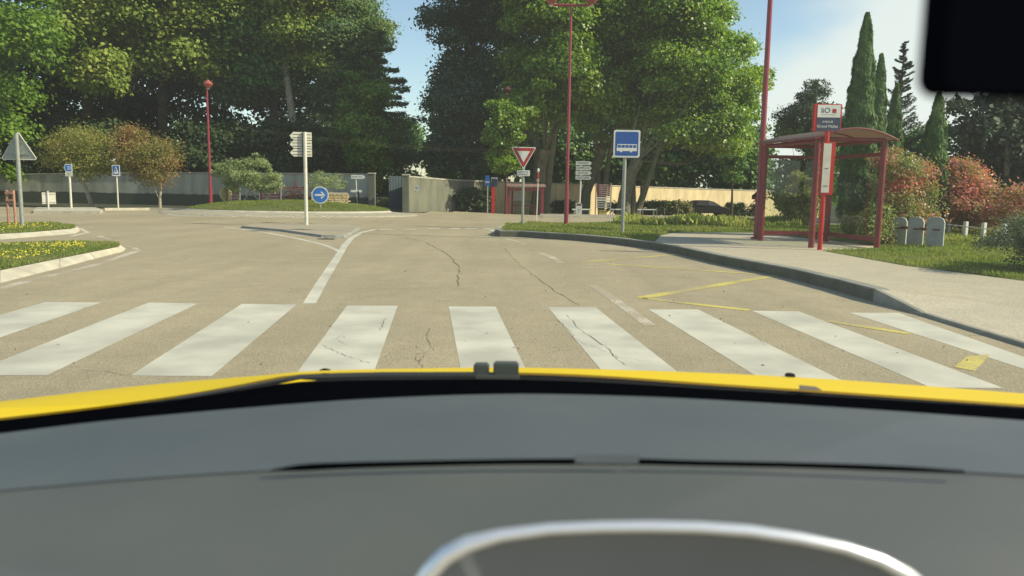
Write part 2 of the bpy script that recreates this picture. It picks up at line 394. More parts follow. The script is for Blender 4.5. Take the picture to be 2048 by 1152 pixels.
# ================================================================== GROUND
def grid(name, m, xs, ys, dz, test=None):
    b = MB(); vs = [(x, y, H(x, y) + dz) for y in ys for x in xs]; nx = len(xs); fs = []
    for j in range(len(ys) - 1):
        for i in range(nx - 1):
            if test and not test((xs[i] + xs[i + 1]) / 2, (ys[j] + ys[j + 1]) / 2): continue
            fs.append((j * nx + i, j * nx + i + 1, (j + 1) * nx + i + 1, (j + 1) * nx + i))
    b.add(vs, fs); o = b.build(name, m); o['kind'] = 'structure'; return o
gx = [-900, -300, -100] + [float(v) for v in range(-60, 61, 2)] + [100, 300, 900]
gy = [-300, -60] + [float(v) for v in range(-20, 101, 2)] + [150, 300, 900, 1600]
grid('ground', SOIL2, gx, gy, -0.03)
rx = [float(v) for v in range(-60, 47, 1)]; ry = [float(v) for v in range(-20, 91, 1)]
grid('road', A_ROAD, rx, ry, 0.0, lambda x, y: (y < 35) or (x > -4 and y < 60 + 0.2 * x and x > -5 + (y - 35) * 0.5))

def P2(px, py, z=0.0): p = G(px, py, z); return (p.x, p.y)
# verge and pavement block on the right
K = [(997, 455.5, .14), (990, 459, .14), (1000, 462, .14), (1040, 462.5, .14), (1090, 465.5, .14), (1164, 470, .14), (1242, 477, .14), (1300, 484, .14), (1345, 491, .14), (1443, 512, .14), (1580, 537, .14), (1678, 560, .14), (1748, 578, .14)]
KD = [(1748, 578, .14), (1842, 626, .025), (2048, 688, .025), (2300, 765, .025), (3200, 1040, .025)]
kpts = [G(a, b, z) for a, b, z in K]; kdp = [G(a, b, z) for a, b, z in KD]
kdp.append(Vector((kdp[-1].x + 0.4, -12, .025)))
inn = [kdp[0].copy()] + [kdp[i] + Vector((w_, .15, .09)) for i, w_ in ((1, .75), (2, .95), (3, 1.0), (4, 1.0))]
for v in inn[1:]: v.z = .115
inn.append(Vector((kdp[-1].x + 1.5, -12, .115)))
back = [Vector((60, -12, .14)), Vector((60, 27.0, .14)), Vector((14, 27.2, .14)), G(1560, 447.5, .14), G(1300, 446, .14), G(1060, 444.5, .14), G(1012, 446, .14)]
gblock = [Vector((p.x, p.y, .132)) for p in kpts + [v + Vector((.1, .1, 0)) for v in inn[1:]] + back]
b = MB(); b.slab([(p.x, p.y) for p in gblock], -0.02, [.10 if 13 - 1 < i < 13 + 5 else .132 for i in range(len(gblock))]); o = b.build('verge', SOIL); o['kind'] = 'structure'
def strip(a, c): return [[a[i], a[i + 1], c[i + 1], c[i]] for i in range(len(a) - 1)]
pv = [P2(1308, 485, .14)] + [P2(x, y, .14) for x, y in ((1345, 491), (1443, 512), (1580, 537), (1678, 560))] + [(v.x, v.y) for v in inn[:-1]]
pv += [P2(x, y, .14) for x, y in ((3200, 760), (2300, 603), (2046, 562), (1938, 548), (1811, 532), (1716, 515), (1642, 501.5), (1760, 498.5), (1755, 492), (1652, 481), (1517, 466), (1400, 465), (1345, 466), (1322, 471))]
sheet('pavement', [[Vector((x, y, .118 if any(abs(x - v.x) < 1e-6 for v in inn[1:]) else .141)) for x, y in pv]] , A_PAV)
sheet('pavement_ramp', strip([Vector((p.x, p.y, p.z + .003)) for p in kdp], [Vector((p.x, p.y, p.z + .003)) for p in inn]), asphalt('ramp_concrete', (0.56, 0.49, 0.36), .1))
def kerb(name, pts, w, m, z0=-0.02):
    b = MB(); n = len(pts); L_ = []; R_ = []
    for i, p in enumerate(pts):
        t = (pts[min(i + 1, n - 1)] - pts[max(i - 1, 0)]); t.z = 0; t.normalize(); q = Vector((t.y, -t.x, 0)) * w
        L_.append(p); R_.append(p - q)
    vs = []; 
    for i in range(n):
        vs += [(L_[i].x, L_[i].y, z0), (L_[i].x, L_[i].y, L_[i].z + .004), (R_[i].x, R_[i].y, R_[i].z + .004), (R_[i].x, R_[i].y, z0)]
    fs = []
    for i in range(n - 1):
        for k in range(4): fs.append((i * 4 + k, i * 4 + (k + 1) % 4, i * 4 + 4 + (k + 1) % 4, i * 4 + 4 + k))
    fs += [(0, 1, 2, 3), (n * 4 - 1, n * 4 - 2, n * 4 - 3, n * 4 - 4)]
    b.add(vs, fs); o = b.build(name, m); o['kind'] = 'structure'; return o
kerb('kerb', [Vector((p.x, p.y, p.z + .004)) for p in reversed(kpts + kdp[1:])], -0.15, KERB_D)
# kerb along the back of the verge and the two pale kerb lines beyond
kerb('kerb', [Vector((p.x, p.y, .14)) for p in back[2:] + [kpts[0]]], 0.12, KERB)
for yy, w in ((31.6, .2), (34.6, .16)):
    kerb('kerb', [Vector((x, yy + 0.02 * (x - 1), H(x, yy) + 0.09)) for x in (1.2, 3, 5, 8, 12, 18, 30)], w, KERB, -0.3)
# footpath with reddish edge beyond
sheet('footpath', [[Vector((x0, y0, H(x0, y0) + .012)), Vector((x1, y0 + .35, H(x1, y0 + .35) + .012)), Vector((x1, y1 + .35, H(x1, y1 + .35) + .012)), Vector((x0, y1, H(x0, y1) + .012))] for x0, x1, y0, y1 in ((1, 8, 31.9, 34.5), (8, 20, 32.2, 34.8))], mat('red_path', (0.36, 0.25, 0.18), .9, .15, 4, .3, 60))

# left islands: sloped kerb + turf
def island(name, outer, inner, z, m, mk, zb=0.0):
    ou = [G(a, b, zb) for a, b in outer]; ii = [G(a, b, z) for a, b in inner]
    sheet('kerb', strip(ou, ii), mk)
    return ii
ou1 = [(-300, 655), (0, 566), (120, 536), (191, 517), (246, 503), (252, 497), (240, 490)]
in1 = [(-300, 612), (0, 541), (120, 517), (180, 505), (236, 494), (241, 490), (234, 486.5)]
i1 = island('a', ou1, in1, .09, SOIL, KERB)
g1 = i1 + [G(a, b, .09) for a, b in ((171, 485), (0, 488), (-300, 494))]
sheet('turf', [[Vector((p.x, p.y, .092)) for p in g1]], SOIL)
ou2 = [(-300, 502), (0, 479), (68, 474), (150, 467), (160, 461.5), (158, 455)]
in2 = [(-300, 487), (0, 468), (68, 464), (140, 458), (152, 455), (148, 451)]
i2 = island('b', ou2, in2, .09, SOIL, KERB)
g2 = i2 + [G(a, b, .09) for a, b in ((100, 447), (0, 445), (-300, 440))]
sheet('turf', [[Vector((p.x, p.y, .092)) for p in g2]], SOIL)
# splitter island
sp_o = [(480, 456), (560, 463), (655, 477), (690, 477), (712, 464), (722, 457), (700, 451.5), (610, 449.5), (500, 451.5)]
sp_i = [(484, 452), (561, 458.5), (655, 471.5), (687, 471), (706, 460.5), (714, 454.5), (697, 448.5), (610, 446.7), (503, 448.5)]
so_ = [G(a, b) for a, b in sp_o]; si_ = [G(a, b, .055) for a, b in sp_i]
sheet('kerb', strip(so_ + [so_[0]], si_ + [si_[0]]), KERB_D)
sheet('traffic_island', [si_], A_ISL)
# small far splitter on the left
f_o = [(66, 421), (200, 422.5), (206, 419), (190, 414.5), (74, 414.5)]
b = MB(); b.slab([P2(a, c_, .1) for a, c_ in f_o], -.02, .1); o = b.build('traffic_island', KERB); o['kind'] = 'structure'
kerb('kerb', [G(207, 416, .1), G(300, 415.5, .1), G(400, 417, .1)], -0.2, KERB)
# roundabout
CX, CY = -9.0, 31.4
def ell(rx_, ry_, z, n=48): return [Vector((CX + rx_ * math.cos(2 * math.pi * i / n), CY + ry_ * math.sin(2 * math.pi * i / n), z)) for i in range(n)]
e0, e1, e2, e3 = ell(5.15, 3.3, 0.0), ell(5.05, 3.2, .05), ell(4.1, 2.5, .13), ell(4.0, 2.42, .19)
cl = lambda a: a + [a[0]]
def cobble():
    m = bpy.data.materials.new('cobbled_apron'); m.use_nodes = True; t = m.node_tree; bs = t.nodes['Principled BSDF']; bs.inputs['Roughness'].default_value = .9
    tcn = N(t, 'ShaderNodeTexCoord'); br = N(t, 'ShaderNodeTexBrick'); t.links.new(tcn.outputs['Object'], br.inputs['Vector'])
    br.inputs['Scale'].default_value = 3; br.inputs['Color1'].default_value = (.55, .5, .38, 1); br.inputs['Color2'].default_value = (.42, .38, .28, 1); br.inputs['Mortar'].default_value = (.2, .18, .13, 1); br.inputs['Mortar Size'].default_value = .04
    t.links.new(br.outputs[0], bs.inputs['Base Color']); return m
sheet('roundabout_apron', strip(cl(e0), cl(e1)) + strip(cl(e1), cl(e2)), cobble())
sheet('kerb', strip(cl(e2), cl(e3)), KERB)
def mound(x, y):
    r = ((x - CX) / 4.0) ** 2 + ((y - CY) / 2.42) ** 2
    return 0.19 + 0.34 * max(0, 1 - r) ** 0.8
b = MB(); rings = []; n = 48
for k in range(9):
    f = 1 - k / 8
    rings += [Vector((p.x, p.y, mound(p.x, p.y))) for p in ell(4.0 * f, 2.42 * f, 0)]
b.add(rings, [(k * n + i, k * n + (i + 1) % n, (k + 1) * n + (i + 1) % n, (k + 1) * n + i) for k in range(8) for i in range(n)])
o = b.build('roundabout_mound', SOIL, smooth=True); o['kind'] = 'structure'

# ------------------------------------------------------------------ road markings
Z1 = 0.0015
def q(px, py): return G(px, py, Z1)
stripes = [
 [(92, 604), (201.7, 605), (-219, 751), (-437, 751)], [(297, 605), (396.5, 606.8), (94, 750.3), (-72, 750)],
 [(483.6, 607.8), (593, 609), (423.8, 752), (260.5, 751)], [(694, 611), (795.5, 611.6), (743, 758), (585, 757)],
 [(897.4, 612.6), (991.4, 613.3), (1062, 760), (925, 760)], [(1095.6, 614.3), (1191, 614.3), (1380, 763), (1221, 762)],
 [(1296.8, 618.8), (1396.4, 618.8), (1699, 768), (1537, 767)], [(1503.9, 621.5), (1597.6, 622.7), (2007, 776), (1861.5, 775)],
 [(1699, 625.4), (1796.8, 625.4), (2250, 785), (2194, 785)]]
for s in stripes: sheet('crosswalk_stripe', [[q(*p) for p in s]], WHITE_P)
def line(name, pts, w, m, z=0.0015):
    ps = [Vector(p) if len(p) == 3 else G(p[0], p[1], z) for p in pts]; a = []; c = []
    for i, p in enumerate(ps):
        t = ps[min(i + 1, len(ps) - 1)] - ps[max(i - 1, 0)]; t.z = 0; t.normalize(); qn = Vector((t.y, -t.x, 0)) * w / 2
        a.append(p + qn); c.append(p - qn)
    return sheet(name, strip(a, c), m)
line('lane_marking', [(618.5, 607), (646, 560), (675, 515), (690, 490), (703, 476), (722, 465), (750, 459)], .13, WHITE_P)
line('lane_marking', [(448, 454), (520, 463), (600, 478), (650, 490), (679, 502)], .10, WHITE_P)
line('lane_marking', [(0, 577.5), (60, 560), (120, 547), (205, 526), (262, 506), (276, 501)], .13, WORN_P)
line('lane_marking', [(276, 501), (268, 495), (252, 491)], .10, WORN_P)
line('lane_marking', [(142, 472.5), (176, 465), (160, 457)], .10, WHITE_P)
line('lane_marking', [(198, 472), (220, 479)], .12, WORN_P)
line('lane_marking', [(322, 426.5), (352, 430.5), (400, 432.5), (470, 434)], .14, WHITE_P)
for a, c_, y in ((760, 787, 459), (808, 832, 458.3), (856, 880, 457.3), (899, 920, 457), (931, 954, 457), (967, 991, 457.3)):
    line('give_way_dash', [(a, y), (c_, y)], .3, WHITE_P)
line('lane_marking', [(982, 459.5), (993, 464)], .15, WHITE_P)
line('lane_dash', [(1012, 477), (1032, 482), (1051, 488.5)], .12, WORN_P)
line('lane_dash', [(1080, 506), (1103, 514), (1124, 526)], .12, WORN_P)
line('lane_dash', [(1185, 570), (1243, 609), (1300, 651)], .12, WORN_P)
for pts, w in (([(1549, 551), (1281, 596)], .13), ([(1281, 596), (1498, 620)], .09), ([(1218, 528), (1514, 548)], .08), ([(1164, 524), (1361, 508)], .08), ([(1658, 642), (1818, 667)], .09)):
    line('bus_stop_marking', pts, w * 1.2, YEL_P, 0.003)
sheet('bus_stop_marking', [[G(a, c_, .003) for a, c_ in ((1908, 734), (1934, 712), (1979, 709), (1950, 742))]], YEL_P)
# cracks
CR = mat('crack_tar', (0.17, 0.14, 0.10), .95, .3, 20)
def crack(pts, w, seed, z=0.004, wob=.02):
    rng = random.Random(seed); ps = [G(a, b, z) for a, b in pts]; out = []
    for i in range(len(ps) - 1):
        for k in range(8):
            p = ps[i].lerp(ps[i + 1], k / 8); out.append((p.x + rng.uniform(-wob, wob), p.y + rng.uniform(-wob, wob) * 2, z))
    out.append(tuple(ps[-1])); a = []; c = []
    for i in range(len(out)):
        t = Vector(out[min(i + 1, len(out) - 1)]) - Vector(out[max(i - 1, 0)]); t.z = 0; t.normalize(); ww = w * .5 * rng.uniform(.15, 1); n_ = Vector((t.y, -t.x, 0)) * ww / 2
        a.append(Vector(out[i]) + n_); c.append(Vector(out[i]) - n_)
    sheet('road_crack', strip(a, c), CR)
crack([(795, 470), (850, 484), (895, 507), (918, 535), (916, 572)], .035, 1)
crack([(1060, 545), (1100, 575), (1160, 610)], .02, 2)
crack([(770, 577), (870, 578), (965, 574)], .012, 3, wob=.015)
crack([(1135, 630), (1160, 660), (1210, 692), (1235, 718), (1255, 732)], .016, 4, wob=.012)
crack([(640, 690), (680, 705), (700, 715), (740, 725)], .012, 5, wob=.012)
crack([(770, 637), (765, 650), (760, 660)], .014, 6, wob=.012)
crack([(860, 655), (855, 680), (868, 700), (830, 710), (840, 730)], .012, 7, wob=.012)
crack([(800, 653), (890, 655)], .008, 8, wob=.008)
crack([(160, 739), (200, 741), (260, 750)], .014, 9, wob=.01)
crack([(1180, 690), (1240, 715), (1300, 722)], .008, 10, wob=.01)
crack([(775, 705), (800, 707), (880, 706)], .007, 11, wob=.008)

crack([(1115, 640), (1135, 655), (1150, 675), (1172, 690)], .010, 12, wob=.012)
crack([(830, 690), (850, 705), (838, 725), (850, 745)], .010, 13, wob=.012)
crack([(1010, 497), (1030, 520), (1060, 545)], .014, 14)
crack([(740, 455), (800, 475), (850, 484)], .015, 15)
crack([(600, 578), (640, 580), (668, 579)], .008, 16, wob=.01)
crack([(300, 575), (250, 570), (215, 572)], .009, 17, wob=.01)
crack([(1500, 660), (1530, 690), (1590, 700)], .008, 18, wob=.01)
crack([(1080, 705), (1130, 700), (1165, 702)], .008, 19, wob=.01)
crack([(690, 690), (672, 676), (688, 668)], .010, 20, wob=.01)
def joints(pts, w, m, zoff, step, side):
    b = MB(); acc = 0
    for i in range(len(pts) - 1):
        a, c = pts[i], pts[i + 1]; d = c - a; L_ = math.hypot(d.x, d.y)
        if L_ < 1e-6: continue
        while acc < L_:
            p = a + d * (acc / L_); q_ = Vector((d.y, -d.x, 0)).normalized() * side; u = Vector((d.x, d.y, 0)).normalized() * .006
            o_ = p - q_ * .004; i_ = p + q_ * w
            b.add([o_ - u + Vector((0, 0, zoff)), o_ + u + Vector((0, 0, zoff)), i_ + u + Vector((0, 0, zoff)), i_ - u + Vector((0, 0, zoff))], [(0, 1, 2, 3)])
            b.add([o_ - u + Vector((0, 0, zoff)), o_ + u + Vector((0, 0, zoff)), Vector(((o_ + u).x, (o_ + u).y, 0)), Vector(((o_ - u).x, (o_ - u).y, 0))], [(0, 1, 2, 3)])
            acc += step
        acc -= L_
    o = b.build('kerb_joint', CR); o['kind'] = 'structure'
joints([Vector((p.x, p.y, p.z + .008)) for p in kpts[2:] + kdp[1:4]], .15, CR, .003, 1.0, 1)
jb = MB()
oo = [G(a, b_) for a, b_ in ou1]
for i in range(len(oo) - 1):
    n_ = max(1, int((oo[i + 1] - oo[i]).length / 1.0))
    for k in range(n_):
        f = k / n_; p0 = oo[i].lerp(oo[i + 1], f); p1 = i1[i].lerp(i1[i + 1], f); u = (oo[i + 1] - oo[i]).normalized() * .007; z_ = Vector((0, 0, .003))
        jb.add([p0 - u + z_, p0 + u + z_, p1 + u + z_, p1 - u + z_], [(0, 1, 2, 3)])
o = jb.build('kerb_joint', CR); o['kind'] = 'structure'
gp = G(657, 474, .05); t = thing('drain_cover', 'small square drain grate at the tip of the paved traffic island', 'drain cover', (gp.x, gp.y + .05, .045))
MB().box((0, 0, .01), (.34, .34, .03), .2, .004).build('grate_frame', GALV, t)
for k in range(5): MB().box((-.1 + k * .05, 0, .028), (.02, .26, .006), .2).build('grate_bar', BLACKM, t)
rng = np.random.default_rng(9); n_ = 420
DP = np.stack([rng.uniform(-7, 6.0, n_), 5.0 + 16 * rng.random(n_) ** 1.4, np.full(n_, .006)], 1)
ok = np.array([(p[0] < 3.0 or p[1] < 6) and p[0] > -5.5 + 0 * p[1] for p in DP]); DP = DP[ok]
tag(leaves('debris', DP, rng.normal(size=(len(DP), 3)) * .35 + np.array([0, 0, 1]), rng.uniform(.008, .028, len(DP)), .8, leafmat('debris_bits', [(.06, .05, .035), (.16, .12, .07), (.5, .46, .36)], .1, .8), None, rng=rng), 'tiny stones and dry leaf bits scattered over the road', 'debris', kind='stuff')

# ------------------------------------------------------------------ grass
def grass(label, poly, z, n, h, m, seed, zf=None, lean=0.5, name='grass', wd=0.12, near=0):
    rng = np.random.default_rng(seed); xs = [p[0] for p in poly]; ys = [p[1] for p in poly]; P = []
    a = np.array(poly); 
    while len(P) < n:
        x = rng.uniform(min(xs), max(xs), n); y = rng.uniform(min(ys), max(ys), n); c = np.zeros(n, bool); j = len(poly) - 1
        for i in range(len(poly)):
            with np.errstate(divide='ignore', invalid='ignore'):
                cond = ((a[i, 1] > y) != (a[j, 1] > y)) & (x < (a[j, 0] - a[i, 0]) * (y - a[i, 1]) / (a[j, 1] - a[i, 1]) + a[i, 0])
            c ^= cond; j = i
        P += list(zip(x[c], y[c]))
    P = np.array(P[:n]); hh = h * rng.uniform(.4, 1.25, n) * (0.55 + 0.9 * (0.5 + 0.5 * np.sin(P[:, 0] * 2.1 + 1.3 * np.sin(P[:, 1] * 1.7)) * np.sin(P[:, 1] * 2.7 + seed)))
    zz = np.full(n, z) if zf is None else np.array([zf(x, y) for x, y in P])
    base = np.stack([P[:, 0], P[:, 1], zz], 1); d = rng.normal(size=(n, 3)) * lean; d[:, 2] = 1; d /= np.linalg.norm(d, axis=1, keepdims=True)
    nr = rng.normal(size=(n, 3)); nr[:, 2] *= .4
    return tag(leaves(name, base + d * hh[:, None] * .5, nr, hh, wd, m, None, T=d, rng=rng), label, name, kind='stuff')
w2 = lambda pts, z=.14: [P2(a, b, z) for a, b in pts]
grass('short green grass on the verge in front of the bus sign', w2(((1003, 458), (1045, 461), (1090, 464), (1164, 468), (1242, 475), (1306, 483), (1320, 470), (1345, 464.5), (1517, 464.5), (1650, 479), (1740, 480), (1740, 455), (1560, 448), (1300, 447), (1060, 446), (1012, 448))), .13, 60000, .075, GRASS, 1, wd=.2)
grass('grass strip between the pavement and the red bushes', w2(((1645, 500), (1716, 513.5), (1811, 530.5), (1938, 546.5), (2046, 560), (2300, 600), (2300, 500), (2000, 470), (1760, 470), (1762, 498))), .13, 70000, .065, GRASS, 2, wd=.16)
grass('mown turf on the nearer left island', [(p.x, p.y) for p in g1 if p.x > -14] , .09, 36000, .055, GRASS, 3, wd=.16)
grass('mown turf on the farther left island', [(p.x, p.y) for p in g2 if p.x > -22], .09, 26000, .06, GRASS, 4, wd=.2)
grass('grass covering the roundabout mound', [(p.x, p.y) for p in e3], .2, 40000, .055, GRASS, 5, zf=mound, wd=.25)
YFL = leafmat('yellow_petals', [(.75, .62, .03), (.85, .75, .08)], .2, .5)
def flowers(label, pts, n, seed):
    rng = np.random.default_rng(seed); poly = w2(pts, .09); xs = [p[0] for p in poly]; ys = [p[1] for p in poly]; P = []
    cs = [(rng.uniform(min(xs), max(xs)), rng.uniform(min(ys), max(ys))) for _ in range(26)]
    while len(P) < n:
        c = cs[rng.integers(26)]; x = c[0] + rng.normal() * .35; y = c[1] + rng.normal() * .3
        if inside(poly, x, y): P.append((x, y, .09 + rng.uniform(.03, .07)))
    P = np.array(P); tag(leaves('wildflowers', P, rng.normal(size=(n, 3)) * .5 + np.array([0, -.5, 1]), np.full(n, .028), .9, YFL, None, rng=rng), label, 'flowers', kind='stuff')
flowers('small yellow flowers in the turf of the nearer left island', ((0, 536), (60, 520), (170, 500), (170, 488), (0, 492)), 420, 1)
flowers('small yellow flowers in the turf of the farther left island', ((0, 466), (100, 459), (120, 450), (0, 446)), 220, 2)
grass('tall yellowish weeds along the back edge of the verge', w2(((1230, 449), (1300, 452), (1420, 455), (1540, 454), (1600, 455), (1600, 447), (1400, 446), (1260, 445.5))), .13, 8000, .24, GRASS_Y, 7, lean=.35, name='weeds', wd=.22)
grass('dry grass around the concrete slabs', w2(((1880, 484), (1990, 496), (2000, 465), (1880, 462))), .13, 7000, .15, GRASS_Y, 8, lean=.4, name='weeds', wd=.12)

# ================================================================== STREET FURNITURE
def zat(px, py, y): return D(px, py, y).z
def post(px, py, z):                      # base point of something standing at this spot
    p = G(px, py, z); return Vector((p.x, p.y, z))
def tri(cx, cz, w, h, r, down=False, k=4):
    # rounded triangle outline
    pts = [Vector((cx - w / 2, cz - h / 2)), Vector((cx + w / 2, cz - h / 2)), Vector((cx, cz + h / 2))]
    if down: pts = [Vector((p.x, 2 * cz - p.y)) for p in pts][::-1]
    out = []
    for i in range(3):
        a, b_, c_ = pts[i - 1], pts[i], pts[(i + 1) % 3]; u = (a - b_).normalized(); v = (c_ - b_).normalized()
        for t in range(k + 1):
            f = t / k; out.append(tuple(b_ + u * r * 1.6 * (1 - f) ** 2 + v * r * 1.6 * f ** 2))
    return out

# 1 triangular sign seen from behind
bp = post(45, 455, .09); Y = bp.y; t = thing('road_sign', 'grey back of a triangular warning sign on a steel post, left grass island', 'road sign', bp)
zt, zb = zat(35, 262, Y) - .09, zat(35, 319, Y) - .09
MB().tube([(0, 0, -.1), (0, 0, zt - .05)], .045, 14).build('post', GALV, t, smooth=True)
s = MB(); s.plate(tri(0, (zt + zb) / 2, .84, zt - zb, .05), .055, .065); pn = s.build('panel', GALV, t)
r_ = MB(); o1 = [Vector((x, .05, z)) for x, z in tri(0, (zt + zb) / 2, .84, zt - zb, .05)]; r_.tube(o1 + [o1[0]], .011, 6); r_.build('rim', CREAM, pn)
MB().box((0, .047, zb + .13), (.56, .015, .03)).build('rail', GALV, pn); MB().box((0, .047, zb + .40), (.24, .015, .03)).build('rail', GALV, pn)
# 2 stakes
bp = post(18, 451, .09); t = thing('stake_frame', 'pair of pinkish wooden stakes joined by a cross board on the left grass island', 'stakes', bp)
for dx in (0, .165): MB().tube([(dx, 0, -.1), (dx, 0, .86)], .03, 10).build('stake', WOODP, t, smooth=True)
for z_, h_ in ((.80, .07), (.62, .05)): MB().box((.08, -.035, z_), (.2, .02, h_)).build('crossboard', WOODP, t)

# 3 directional sign on splitter island
bp = post(613, 449.5, .055); Y = bp.y; t = thing('direction_sign', 'cream post with three arrow boards seen from behind, on the paved traffic island', 'sign', bp)
MB().tube([(0, 0, -.05), (0, 0, zat(607, 264, Y) - .055)], .05, 14).build('post', CREAM, t, smooth=True)
arr = thing('boards', '', '', (0, 0, 0)); bpy.data.objects.remove(arr)
ca, sa = math.cos(math.radians(-25)), math.sin(math.radians(-25))
for y0, y1 in ((264, 279.5), (281, 296.5), (298, 313)):
    z1, z0 = zat(600, y0, Y) - .055, zat(600, y1, Y) - .055; zc = (z0 + z1) / 2; hh = (z1 - z0) / 2
    o = MB().plate([(-.41, zc), (-.31, zc + hh), (.19, zc + hh), (.19, zc - hh), (-.31, zc - hh)], .06, .085).build('arrow_board', CREAM, t)
    o.rotation_euler = (0, 0, math.radians(16))
    k = MB().box((-.08, .055, zc + .04), (.5, .006, .014)).box((-.08, .055, zc - .05), (.5, .006, .014)).box((-.065, .045, zc), (.02, .03, hh * 1.8)).build('bracket', INK, o)

# 4 round blue arrow sign
def arrow_poly(cx, cz, w):
    s_ = w; return [(-.95, .16), (.30, .16), (-.18, .66), (.12, .86), (.95, 0), (.12, -.86), (-.18, -.66), (.30, -.16), (-.95, -.16)], s_
bp = post(641, 424, .16); Y = bp.y; zc = zat(640, 390, Y) - bp.z; t = thing('road_sign', 'round blue sign with a white arrow pointing right, on the roundabout edge', 'road sign', bp)
MB().tube([(0, .03, -.05), (0, .03, zc)], .028, 10).build('post', GALV, t, smooth=True)
cir = lambda r, n=36: [(r * math.cos(2 * math.pi * i / n), zc + r * math.sin(2 * math.pi * i / n)) for i in range(n)]
R0 = 17 * Y / F
pn = MB().plate(cir(R0), -.005, .005).build('panel', SIGNW, t)
MB().plate(cir(R0 * .88), -.009, -.005).build('blue_face', SIGNB2, pn)
s = MB(); k_ = R0 * .62
s.plate([(-k_, zc + .035), (k_ * .7, zc + .035), (k_ * .7, zc - .035), (-k_, zc - .035)], -.013, -.009)
for sg in (1, -1): s.plate([(k_ * .98, zc), (k_ * .25, zc + sg * k_ * .72), (k_ * .08, zc + sg * k_ * .55), (k_ * .60, zc)], -.0135 - .0005 * sg, -.009)
s.build('arrow', SIGNW, pn)

# 5 yield sign
bp = post(1045, 448.5, .14); Y = bp.y; t = thing('road_sign', 'red and white give way triangle above a small white plate', 'road sign', bp)
MB().tube([(0, .03, -.05), (0, .03, zat(1048, 300, Y) - .14)], .038, 12).build('post', GALV, t, smooth=True)
z1, z0 = zat(1048, 294, Y) - .14, zat(1048, 339.5, Y) - .14; w = 50 * Y / F; zc = (z0 + z1) / 2
pn = MB().plate(tri(0, zc, w, z1 - z0, .035, True), -.01, 0).build('panel', SIGNW, t)
MB().plate(tri(0, zc + .012, w * .9, (z1 - z0) * .88, .03, True), -.014, -.01).build('red_border', SIGNR, pn)
MB().plate(tri(0, zc + .045, w * .50, (z1 - z0) * .50, .01, True), -.018, -.014).build('white_centre', SIGNW, pn)
z1, z0 = zat(1047, 340.5, Y) - .14, zat(1047, 352, Y) - .14
pl = MB().plate(rrect(0, (z0 + z1) / 2, 26 * Y / F, z1 - z0, .015), -.012, -.002).build('plate', SIGNW, t)
text('CEDEZ LE', .062, INK, pl, 0, -.0135, (z0 + z1) / 2 + .034); text('PASSAGE', .062, INK, pl, 0, -.0135, (z0 + z1) / 2 - .036)

# 6 bus stop sign
bp = post(1245, 467, .14); Y = bp.y; t = thing('road_sign', 'square blue sign with a white bus pictogram on a steel post in the verge', 'road sign', bp)
MB().tube([(0, .04, -.05), (0, .04, zat(1251, 270, Y) - .14)], .045, 12).build('post', GALV, t, smooth=True)
cxo = D(1253.5, 288, Y).x - bp.x; z1, z0 = zat(1253, 260, Y) - .14, zat(1253, 315, Y) - .14; w = 52 * Y / F; zc = (z0 + z1) / 2; hgt = z1 - z0
pn = MB().plate(rrect(cxo, zc, w, hgt, .045), -.012, 0).build('panel', SIGNW, t)
MB().plate(rrect(cxo, zc, w * .87, hgt * .87, .03), -.016, -.012).build('blue_face', SIGNB, pn)
s = MB(); bw = w * .76; bz = zc - hgt * .18
s.plate([(cxo - bw / 2, bz + .02), (cxo + bw / 2, bz + .02), (cxo + bw / 2, bz - .055), (cxo + bw * .34, bz - .055), (cxo - bw * .5, bz - .055)], -.020, -.016)
s.plate([(cxo - bw * .46, bz + .105), (cxo + bw * .5, bz + .105), (cxo + bw * .5, bz + .085), (cxo - bw * .46, bz + .085)], -.020, -.016)
for k in range(6):
    xx = cxo - bw * .46 + (bw * .95) * k / 5; s.plate([(xx - .006, bz + .0845), (xx + .006, bz + .0845), (xx + .001, bz + .0205), (xx - .011, bz + .0205)], -.020, -.016)
for xx in (cxo - bw * .28, cxo + bw * .22):
    s.plate([(xx + .033 * math.cos(a * math.pi / 8), bz - .052 + .033 * math.sin(a * math.pi / 8)) for a in range(16)], -.0225, -.016)
s.build('bus_pictogram', SIGNW, pn)

# 7 small left signs
bp = post(142, 417, .1); Y = bp.y; t = thing('road_sign', 'small blue board pointing left above a white plate on a cream post', 'road sign', bp)
MB().tube([(0, .03, -.05), (0, .03, zat(139, 340, Y) - .1)], .042, 12).build('post', CREAM, t, smooth=True)
z1, zm, z0 = zat(140, 328, Y) - .1, zat(140, 344, Y) - .1, zat(140, 352.5, Y) - .1; zc = (z1 + zm) / 2; h2 = (z1 - zm) / 2
pn = MB().plate([(-.19, zc), (-.12, zc + h2), (.14, zc + h2), (.14, zc - h2), (-.12, zc - h2)], -.01, 0).build('panel', SIGNW, t)
MB().plate([(-.155, zc), (-.105, zc + h2 * .8), (.115, zc + h2 * .8), (.115, zc - h2 * .8), (-.105, zc - h2 * .8)], -.014, -.01).build('blue_face', SIGNB2, pn)
MB().box((.02, -.016, zc + .05), (.13, .003, .02)).box((.03, -.016, zc), (.15, .003, .02)).box((.02, -.016, zc - .05), (.13, .003, .02)).build('lettering', SIGNW, pn)
pl = MB().plate([(-.15, zm - .005), (.14, zm - .005), (.14, z0), (-.15, z0)], -.01, 0).build('plate', CREAM, t)
MB().box((0, -.0115, (zm + z0) / 2 + .02), (.16, .003, .02)).build('lettering', GALV, pl); MB().box((0, -.0115, (zm + z0) / 2 - .03), (.12, .003, .018)).build('lettering', GALV, pl)
bp = post(236, 418, .1); Y = bp.y; t = thing('road_sign', 'square blue pedestrian crossing sign on a thin cream post before the grey wall', 'road sign', bp)
